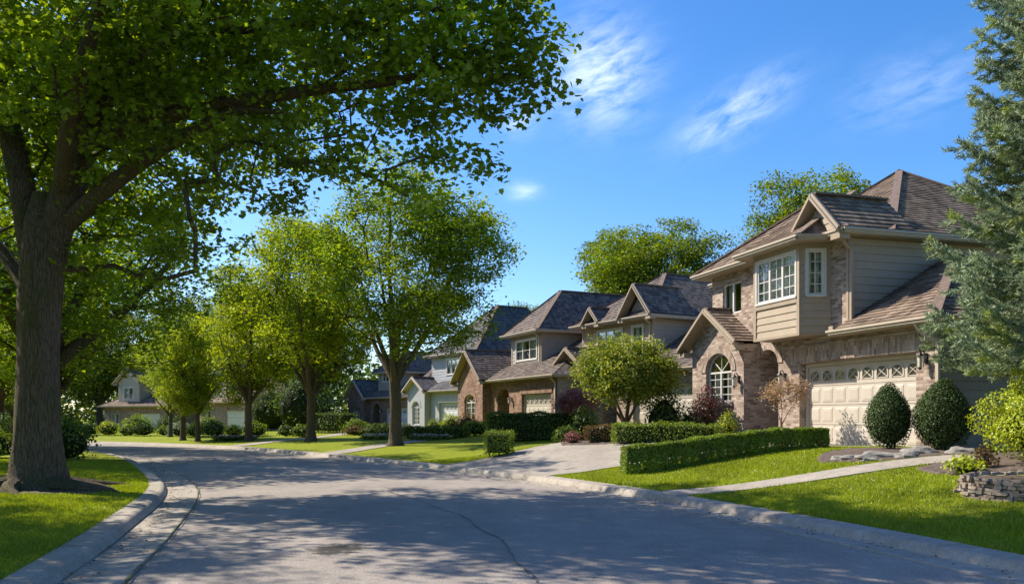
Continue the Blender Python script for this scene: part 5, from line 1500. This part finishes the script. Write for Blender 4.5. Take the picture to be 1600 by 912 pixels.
hedge(-13.2, 56, -10.6, 54, .8, 1.3, 'leaf_dark', 'dark hedge between the second and third street maples', .1)
shrub('evergreen_shrub', -15.5, 60, 1.9, 1.6, 4.2, 'leaf_dark', 'tall dark evergreen clump right of the third street maple', leaf=.16, core=.8, ragged=.3)
shrub('evergreen_shrub', -17.0, 71, 1.8, 1.6, 4.6, 'leaf_dark', 'tall dark evergreen clump left of the low red brick house', leaf=.16, core=.8, ragged=.3)
shrub('evergreen_shrub', -18.6, 64, 2.0, 1.6, 3.6, 'leaf_dark', 'tall dark evergreen clump left of the third street maple', leaf=.16, core=.8, ragged=.3)
# low row round the bend
FG = 'garden shrubs round the bend'
mats_ = ['leaf_hedge', 'leaf_dark', 'leaf_street', 'leaf_gold', 'leaf_dark', 'leaf_hedge', 'leaf_silver']
desc_ = ['mid green', 'dark green', 'leafy green', 'yellow-green', 'shaded dark', 'fresh green', 'pale silvery']
spots_ = [(-12.9, 50.6, .8), (-14.3, 52.3, .7), (-16.8, 53.8, 1.0), (-18.4, 54.6, .8), (-20.2, 56, 1.1), (-21.9, 57.0, .8), (-23.6, 58.6, 1.0), (-25.2, 60.0, .8), (-27.2, 60.8, 1.1), (-29.0, 62.2, .9), (-31, 63.4, 1.1), (-33.2, 64.8, 1.0), (-35.5, 66, 1.2), (-38, 67.5, 1.1), (-22.5, 61, 1.3), (-26.6, 64, 1.3), (-30.2, 66.5, 1.4)]
for k, (x, y, r_) in enumerate(spots_):
    where = 'right of the third street maple' if x > -15 else ('before the thin pair of trunks' if x > -19.5 else ('left of the thin pair of trunks' if x > -26 else 'near the pale gabled house'))
    nth = ['first', 'second', 'third', 'fourth', 'fifth', 'sixth', 'seventh', 'eighth', 'ninth', 'tenth', 'eleventh', 'twelfth', 'thirteenth', 'fourteenth', 'back row first', 'back row second', 'back row third'][k]
    shrub('garden_shrub', x, y, r_ * .95, r_ * .7, r_ * 1.05, mats_[k % 7], '%s garden shrub, %s from right, %s' % (desc_[k % 7], nth, where), FG, leaf=.11, core=.75, ragged=.25)
# left verge
shrub('leafy_shrub', -14.7, 27.2, .95, .8, 1.45, 'leaf_dark', 'broad leafy dark shrub at the verge edge right of the second left trunk', leaf=.11, core=.7, ragged=.28)
shrub('flowering_shrub', -15.6, 26.4, .45, .4, .75, 'petal_white', 'pale flowering plant at the foot of the second left trunk', leaf=.05, core=.7, ragged=.3, n=900)
shrub('evergreen_shrub', -19.6, 31.5, 1.2, .9, 1.5, 'leaf_dark', 'dark shrub at the left picture edge behind the huge trunk', leaf=.10, core=.75, ragged=.2)
shrub('lime_shrub', -17.6, 27.9, 1.1, .7, .95, 'leaf_hedge', 'lighter low shrub at the left picture edge in front of the dark one', leaf=.09, core=.75, ragged=.2)
shrub('garden_shrub', -19.8, 36.2, 1.2, .8, 1.4, 'leaf_hedge', 'light green bush beyond the broad leafy dark shrub', FG, leaf=.11, core=.75, ragged=.25)
shrub('garden_shrub', -24.5, 43.0, 1.5, .9, 1.7, 'leaf_dark', 'dark bush on the left verge beside the bend', FG, leaf=.12, core=.75, ragged=.25)

# flower beds: many small blossoms on a leafy mat, each bed one plant mass
def flowers(x, y, rx, ry, mat, label, n=500, rz=0.0, leaf=.05):
    rr = np.random.default_rng(int(abs(x * 31 + y)))
    root = empty('flower_bed', (x, y, gz(x, y)), label, 'flowers', None); root.rotation_euler = (0, 0, rz)
    a = rr.uniform(0, 6.28, n); r_ = np.sqrt(rr.uniform(0, 1, n))
    p = np.stack([rx * r_ * np.cos(a), ry * r_ * np.sin(a), rr.uniform(.16, .32, n)], 1)
    leaf_mesh('blossom', p, leaf, np.tile(np.array((0, -.3, 1.0)), (n, 1)), rr, mat, root)['kind'] = 'stuff'
    n2 = n * 3; a = rr.uniform(0, 6.28, n2); r_ = np.sqrt(rr.uniform(0, 1, n2))
    p = np.stack([rx * 1.05 * r_ * np.cos(a), ry * 1.05 * r_ * np.sin(a), rr.uniform(.0, .24, n2)], 1)
    leaf_mesh('foliage', p, leaf * 1.4, np.tile(np.array((0, 0, 1.0)), (n2, 1)), rr, 'leaf_dark', root)['kind'] = 'stuff'
flowers(-16.2, 48.4, 1.3, .5, 'petal_pink', 'bed of pink flowers left of the third street maple trunk', 500, .6, .08)
flowers(-3.9, 40.0, 1.2, .3, 'petal_white', 'row of white flowers before the low dark hedge, right of the maple trunk', 300, -.3, .06)
flowers(-7.0, 43.0, 1.0, .35, 'petal_white', 'patch of white flowers left behind the nearest street maple trunk', 260, -.3, .07)

# small ornamental trees
def small_tree(name, x, y, fork, H_, cr, mat, bark, label, n_att=260, per=40, leaf=.075, seed=1, trunk_r=.08, limbs=5, z=None, cxo=0.0, flat=1.0):
    rr = np.random.default_rng(seed)
    z = gz(x, y) if z is None else z
    root = empty(name, (x, y, z), label, 'tree')
    hc, hh = (fork * 1.05 + H_) / 2, (H_ - fork * 1.05) / 2
    lobes = [(cxo, 0, hc, cr * .85, cr * .85, hh * .85)]
    for k in range(16):
        a = rr.uniform(0, 6.28); t = rr.uniform(-.8, .9); q = cr * math.sqrt(1 - t * t) * .68
        lobes.append((cxo + q * math.cos(a), q * math.sin(a), hc + t * hh * .75, cr * .32, cr * .32, cr * .28))
    att = lobe_points(lobes, n_att, .6, rr)
    nodes = [(0, 0, fork)]; par = [0]; tubes = []
    for k in range(limbs):
        a = 2 * math.pi * k / limbs + rr.uniform(-.3, .3); th = R(rr.uniform(18, 40)); j = 0; p = np.array((0, 0, fork * .55)); pts = [np.array((.03 * math.cos(a), .03 * math.sin(a), -.1)), p]; rs = [trunk_r * .9, trunk_r * .7]
        for q in range(4):
            p = p + np.array((math.sin(th) * math.cos(a) + cxo * .3, math.sin(th) * math.sin(a), math.cos(th))) * (H_ - fork) * .16
            nodes.append(tuple(p)); par.append(j); j = len(nodes) - 1; pts.append(p.copy()); rs.append(trunk_r * .6 * (1 - (q + 1) / 5))
        tubes.append((pts, rs, 8))
    nd, pr, tips = grow(nodes, par, att, .3)
    branch_mesh(nd, pr, radii(nd, pr, tips, .003), 'trunk', bark, root, skip=len(nodes), rmin=.003, base_tubes=tubes, rmax=trunk_r * .4)
    pos = clusters(nd[tips], per, leaf * 4.2, .8, rr)
    leaf_mesh('crown', pos, leaf, np.tile(np.array((0, 0, 1.0)), (len(pos), 1)), rr, mat, root, 'q', .3)
    return root
small_tree('round_tree', 3.75, 27.2, 1.25, 3.55, 1.72, 'leaf_round', 'bark_brown', 'small round-headed multi-stemmed tree between the large tan house and the driveway', 600, 46, .085, 4, .10, 5, z=.62, flat=.8)
small_tree('blossom_tree', 7.15, 21.9, .95, 1.75, .62, 'leaf_pink', 'bark_brown', 'slender salmon-pink shrub-like tree before the garage pier of the tan house', 120, 18, .055, 9, .03, 3, cxo=.12)
small_tree('blossom_tree', 2.75, 35.2, 1.0, 2.1, 1.0, 'leaf_mauve', 'bark_brown', 'pink-leaved small tree left of the round-headed tree, by the red brick garage', 160, 34, .075, 12, .04, 3)

# ---- spruce at the right edge
def spruce():
    bx, by = 10.85, 14.6; bz = gz(bx, by)
    root = empty('spruce_tree', (bx, by, bz), 'tall blue-green spruce at the right edge in front of the tan house', 'tree')
    rr = np.random.default_rng(31); Ht = 17.5
    tub = [([(0, 0, -.2), (0, 0, .3), (0, 0, 4), (0, 0, 9), (0, 0, 14), (0, 0, Ht)], [.36, .27, .22, .15, .08, .02], 12)]
    nodes = [(0, 0, 0)]; par = [0]
    seg_p, seg_d, seg_n = [], [], []
    V = [np.array((0, 0, 0))]
    z = 2.3; lv = 0
    segs = []
    while z < Ht - .4:
        R0 = 3.15 * (1 - (z - 1.4) / (Ht - 1.0)) ** .8 + .12; nb = 9 if z < 11 else 7
        for k in range(nb):
            a = 2 * math.pi * (k + .5 * (lv % 2)) / nb + rr.uniform(-.25, .25); L = R0 * rr.uniform(.82, 1.12)
            # droop then lift at the tip
            pts = []
            for q in range(9):
                t = q / 8; r_ = L * t; zz = z + rr.uniform(-.02, .02) - .30 * L * math.sin(t * math.pi * .62) + .22 * L * t ** 3 + .05 * L * t
                pts.append(np.array((r_ * math.cos(a), r_ * math.sin(a), zz)))
            segs.append((pts, .045 * (L / 3), .006, 1))
            # side branchlets
            for q in range(2, 9):
                t = q / 8
                for sd_ in (-1, 1):
                    for e in (0, .5):
                        tt = min(1, t + e / 8); p0 = pts[q - 1] * (1 - e) + pts[min(q, 8)] * e
                        l2 = L * .40 * (1 - tt * .72) * rr.uniform(.6, 1.2)
                        aa = a + sd_ * R(rr.uniform(38, 62)); dz = rr.uniform(-.5, .02)
                        p1 = p0 + np.array((math.cos(aa), math.sin(aa), dz)) * l2 * .6; p2 = p1 + np.array((math.cos(aa - sd_ * .25), math.sin(aa - sd_ * .25), dz + .35)) * l2 * .4
                        segs.append(([p0, p1, p2], .010, .004, 2))
        z += rr.uniform(.25, .33); lv += 1
    # twigs mesh and needles
    nd = [(0, 0, 0)]; pr = [0]; rad = [0]
    NP, ND, NL = [], [], []
    for pts, r0, r1, kind in segs:
        j = None
        for q, p in enumerate(pts):
            nd.append(p); pr.append(j if j is not None else len(nd) - 1); rad.append(r0 + (r1 - r0) * q / (len(pts) - 1) if j is not None else 0)
            j = len(nd) - 1
        for a_, b_ in zip(pts[:-1], pts[1:]):
            L = np.linalg.norm(b_ - a_)
            if kind == 1 and np.linalg.norm(a_[:2]) < .35 * np.linalg.norm(pts[-1][:2]): continue
            k = int(L / (.0036 if kind == 2 else .005))
            t = rr.uniform(0, 1, k)[:, None]; P_ = a_ * (1 - t) + b_ * t; d = (b_ - a_) / (L + 1e-9)
            NP.append(P_); ND.append(np.tile(d, (k, 1)))
    branch_mesh(np.array(nd), np.array(pr), np.array(rad), 'trunk', 'bark_dark', root, rmin=.0035, base_tubes=tub)
    P_ = np.concatenate(NP); D_ = np.concatenate(ND); n = len(P_)
    P_ += rr.normal(size=(n, 3)) * .02
    rad_ = rr.normal(size=(n, 3)); rad_ -= D_ * np.sum(rad_ * D_, axis=1)[:, None]; rad_ /= np.linalg.norm(rad_, axis=1)[:, None]
    dirn = D_ * .75 + rad_ * .75 + np.array((0, 0, .12)); dirn /= np.linalg.norm(dirn, axis=1)[:, None]
    w_ = np.cross(dirn, rr.normal(size=(n, 3))); w_ /= np.linalg.norm(w_, axis=1)[:, None]
    ln = rr.uniform(.06, .10, n)[:, None]; wd = .0095
    V = np.stack([P_ - w_ * wd, P_ + w_ * wd, P_ + dirn * ln + w_ * wd * .4, P_ + dirn * ln - w_ * wd * .4], 1).reshape(-1, 3)
    F = (np.arange(n)[:, None] * 4 + np.arange(4)[None]).reshape(-1)
    np_mesh('crown', V, F, 4, 'needle', root)
    print('needles', n)
spruce()

# ---- stone ring, boulders and mulch
def blob(name, x, y, rx, ry, h, mat, label, cat, group=None, seed=0, sink=.1):
    rr = np.random.default_rng(seed + 100); m = MB(); nu, nv = 20, 10
    z = gz(x, y); ph = rr.uniform(0, 6, 8)
    def pt(i, j):
        th, f_ = 2 * math.pi * i / nu, math.pi * j / nv
        d = Vector((math.sin(f_) * math.cos(th), math.sin(f_) * math.sin(th), math.cos(f_)))
        k = 1 + .16 * math.sin(2.3 * d.x * 2 + ph[0]) * math.cos(3 * d.y + ph[1]) + .10 * math.sin(5 * d.z + 4 * d.x + ph[2]) + .06 * math.sin(9 * d.x + ph[3]) * math.sin(8 * d.y + ph[4])
        return Vector((d.x * rx * k, d.y * ry * k, d.z * h * k * .9))
    for i in range(nu):
        for j in range(nv):
            q = [pt(i, j), pt(i, j + 1), pt((i + 1) % nu, j + 1), pt((i + 1) % nu, j)]
            b = len(m.v); m.v += [tuple(p) for p in q]; m.f.append((b, b + 1, b + 2, b + 3))
    o = m.build(name, mat, None, False, at=(x, y, z + h * .25 - sink * h))
    return tagp(o, label, cat, group)
BGp = 'boulders in the mulch bed'
for k, (x, y, rx, ry, h, l) in enumerate([(8.15, 16.5, .38, .26, .15, 'largest pale boulder between the yews and the golden shrub'), (7.35, 16.5, .5, .25, .13, 'long flat boulder below the slimmer yew'), (8.85, 16.2, .32, .26, .14, 'boulder beside the golden shrub'),
                                       (6.85, 16.9, .3, .2, .09, 'small flat boulder at the lawn end of the bed'), (7.75, 16.15, .25, .18, .11, 'small boulder left of the largest one'), (7.1, 16.35, .22, .15, .07, 'smallest flat stone at the front of the bed')]):
    blob('boulder', x, y, rx, ry, h, 'boulder', l, 'boulder', BGp, k)
# mulch bed draped on the ground
out = [(6.3, 16.9), (6.6, 17.9), (7.6, 18.7), (9.2, 18.6), (11, 17), (11.5, 13.0), (9.5, 12.7), (8.0, 13.3), (7.2, 13.8), (7.1, 14.95), (8.6, 15.05), (8.6, 15.95), (7.2, 16.0)]
bed = smooth_line(out + [out[0]], 2)[:-1]
def drape_poly(name, poly, mat, lift=.03, kind='structure', rough=.012):
    poly = np.array(poly); mn, mx = poly.min(0), poly.max(0)
    gx = np.arange(mn[0], mx[0], .12); gy = np.arange(mn[1], mx[1], .12)
    X_, Y_ = np.meshgrid(gx, gy); P_ = np.stack([X_.ravel(), Y_.ravel()], 1); ins = inside(P_, poly)
    z = ground(P_)[0] + np.where(ins, lift + rng.uniform(-rough, rough, len(P_)), -.03)
    nx_ = len(gx); F = []
    I = ins.reshape(len(gy), nx_)
    for j in range(len(gy) - 1):
        for i in range(nx_ - 1):
            if I[j:j + 2, i:i + 2].any(): F.append((j * nx_ + i, j * nx_ + i + 1, (j + 1) * nx_ + i + 1, (j + 1) * nx_ + i))
    o = np_mesh(name, np.column_stack([P_, z]), F, 4, mat); o['kind'] = kind
    SLABS.append([tuple(p) for p in poly]); return o
drape_poly('mulch', bed, 'mulch')
drape_poly('mulch', [(1.5, 26.2), (2.6, 25.2), (6.2, 23.5), (8.0, 23.3), (7.6, 25.4), (4.6, 27.8), (2.8, 29.3), (1.6, 28.2)], 'mulch', .035)
drape_poly('mulch', smooth_line([(-10.5, 16.6), (-9.9, 15.1), (-8.9, 14.9), (-8.0, 15.2), (-7.7, 15.9), (-8.4, 16.6), (-9.3, 17.3), (-10.5, 16.6)], 2)[:-1], 'soil', .02)
def stone_ring(cx, cy, r_, h):
    z = gz(cx, cy) - .05
    root = empty('planter_ring', (cx, cy, z), 'low curved dry-stone planter ring on the lawn at the right edge', 'planter')
    rr = np.random.default_rng(3); m = MB(); rows = 9; h = h + .25
    for j in range(rows):
        a = rr.uniform(0, .2)
        end = a + 2 * math.pi
        while a < end - .04:
            w_ = rr.uniform(.05, .18) / r_; w_ = min(w_, end - a); a1 = a + w_
            z0_ = h * j / rows + .002 - .25; z1_ = h * (j + 1) / rows - rr.uniform(-.008, .014) - .25
            ri, ro = r_ - .2 + rr.uniform(-.02, .02), r_ + rr.uniform(-.05, .05) - .018 * j
            g = .006 / r_; P_ = []
            for zz in (z0_, z1_):
                for (aa, q) in ((a + g, ri), (a1 - g, ri), (a1 - g, ro), (a + g, ro)):
                    q2 = q + rr.uniform(-.012, .012)
                    P_.append((q2 * math.cos(aa), q2 * math.sin(aa), zz + rr.uniform(-.006, .006)))
            b = len(m.v); m.v += P_
            for f_ in ((0, 3, 2, 1), (4, 5, 6, 7), (0, 1, 5, 4), (1, 2, 6, 5), (2, 3, 7, 6), (3, 0, 4, 7)): m.f.append(tuple(b + q for q in f_))
            a = a1
    m.build('stone_wall', 'stone', root)['kind'] = 'stuff'
    s = MB(); n = 30; h = h - .25
    for k in range(n):
        a0, a1 = 2 * math.pi * k / n, 2 * math.pi * (k + 1) / n
        for (q0, q1, h0, h1) in ((0, .5, h * .85, h * .8), (.5, 1, h * .8, h * .62)):
            P_ = [(q0 * (r_ - .12) * math.cos(a0), q0 * (r_ - .12) * math.sin(a0), h0), (q1 * (r_ - .12) * math.cos(a0), q1 * (r_ - .12) * math.sin(a0), h1 + .02 * math.sin(k * 2.1)),
                  (q1 * (r_ - .12) * math.cos(a1), q1 * (r_ - .12) * math.sin(a1), h1 + .02 * math.sin((k + 1) % n * 2.1)), (q0 * (r_ - .12) * math.cos(a1), q0 * (r_ - .12) * math.sin(a1), h0)]
            b = len(s.v); s.v += P_; s.f.append((b, b + 1, b + 2, b + 3))
    s.build('soil', 'soil', root)
    SLABS.append([(cx + (r_ + .02) * math.cos(2 * math.pi * k / 24), cy + (r_ + .02) * math.sin(2 * math.pi * k / 24)) for k in range(24)])
stone_ring(7.8, 12.1, 1.18, .17)

# ---- grass blades on the near lawns
def blades(n, box, side):
    rr = np.random.default_rng(9 + side)
    x = rr.uniform(box[0], box[1], n); y = rr.uniform(box[2] ** .5, box[3] ** .5, n) ** 2
    P_ = np.stack([x, y], 1)
    m = np.abs(x) < y * .64 + .4
    P_ = P_[m]
    z, dr, dl = ground(P_)
    d = dr if side > 0 else dl
    k = d > (.42 if side > 0 else .33)
    for poly in SLABS: k &= ~inside(P_, poly)
    P_, z = P_[k], z[k]
    n = len(P_)
    ht = rr.uniform(.025, .06, n) * (1 + .3 * np.sin(P_[:, 0] * 2.3) * np.cos(P_[:, 1] * 1.9)); wd = .0045 + P_[:, 1] * .00028
    a = rr.uniform(0, 6.28, n); lean = rr.normal(size=(n, 2)) * .022
    w_ = np.stack([np.cos(a) * wd, np.sin(a) * wd, np.zeros(n)], 1)
    B = np.column_stack([P_, z - .006])
    tip = B + np.column_stack([lean, ht])
    mid = B + np.column_stack([lean * .3, ht * .6])
    V = np.stack([B - w_, B + w_, tip], 1).reshape(-1, 3)
    print('blades', n)
    return V
V1 = blades(520000, (-17, -3.5, 7, 27), -1); V2 = blades(520000, (-3, 10.5, 7, 27), 1)
V = np.concatenate([V1, V2]); F = np.arange(len(V))
o = np_mesh('grass', V, F, 3, 'grass'); tagp(o, 'short mown green grass of the verges', 'grass', None, 'stuff')

# fallen leaves and grit caught along the gutters
rr = np.random.default_rng(55)
pp = []
for L_, N_, sg in ((RK, NR, 1), (LK, NL, -1)):
    i = rr.integers(10, 75, 500); off = -np.abs(rr.normal(size=500)) * .28 - .03
    p = L_[i] + (L_[i + 1] - L_[i]) * rr.uniform(0, 1, 500)[:, None] + N_[i] * sg * off[:, None]
    pp.append(np.column_stack([p, .03 + .03 * np.clip(-off, 0, 1) + rr.uniform(0, .015, 500)]))
o = leaf_mesh('fallen_leaves', np.concatenate(pp), .045, np.tile(np.array((0, 0, 3.0)), (1000, 1)), rr, 'leaf_bronze', None)
tagp(o, 'scattered dry leaves lying along the kerbs', 'fallen leaves', None, 'stuff')
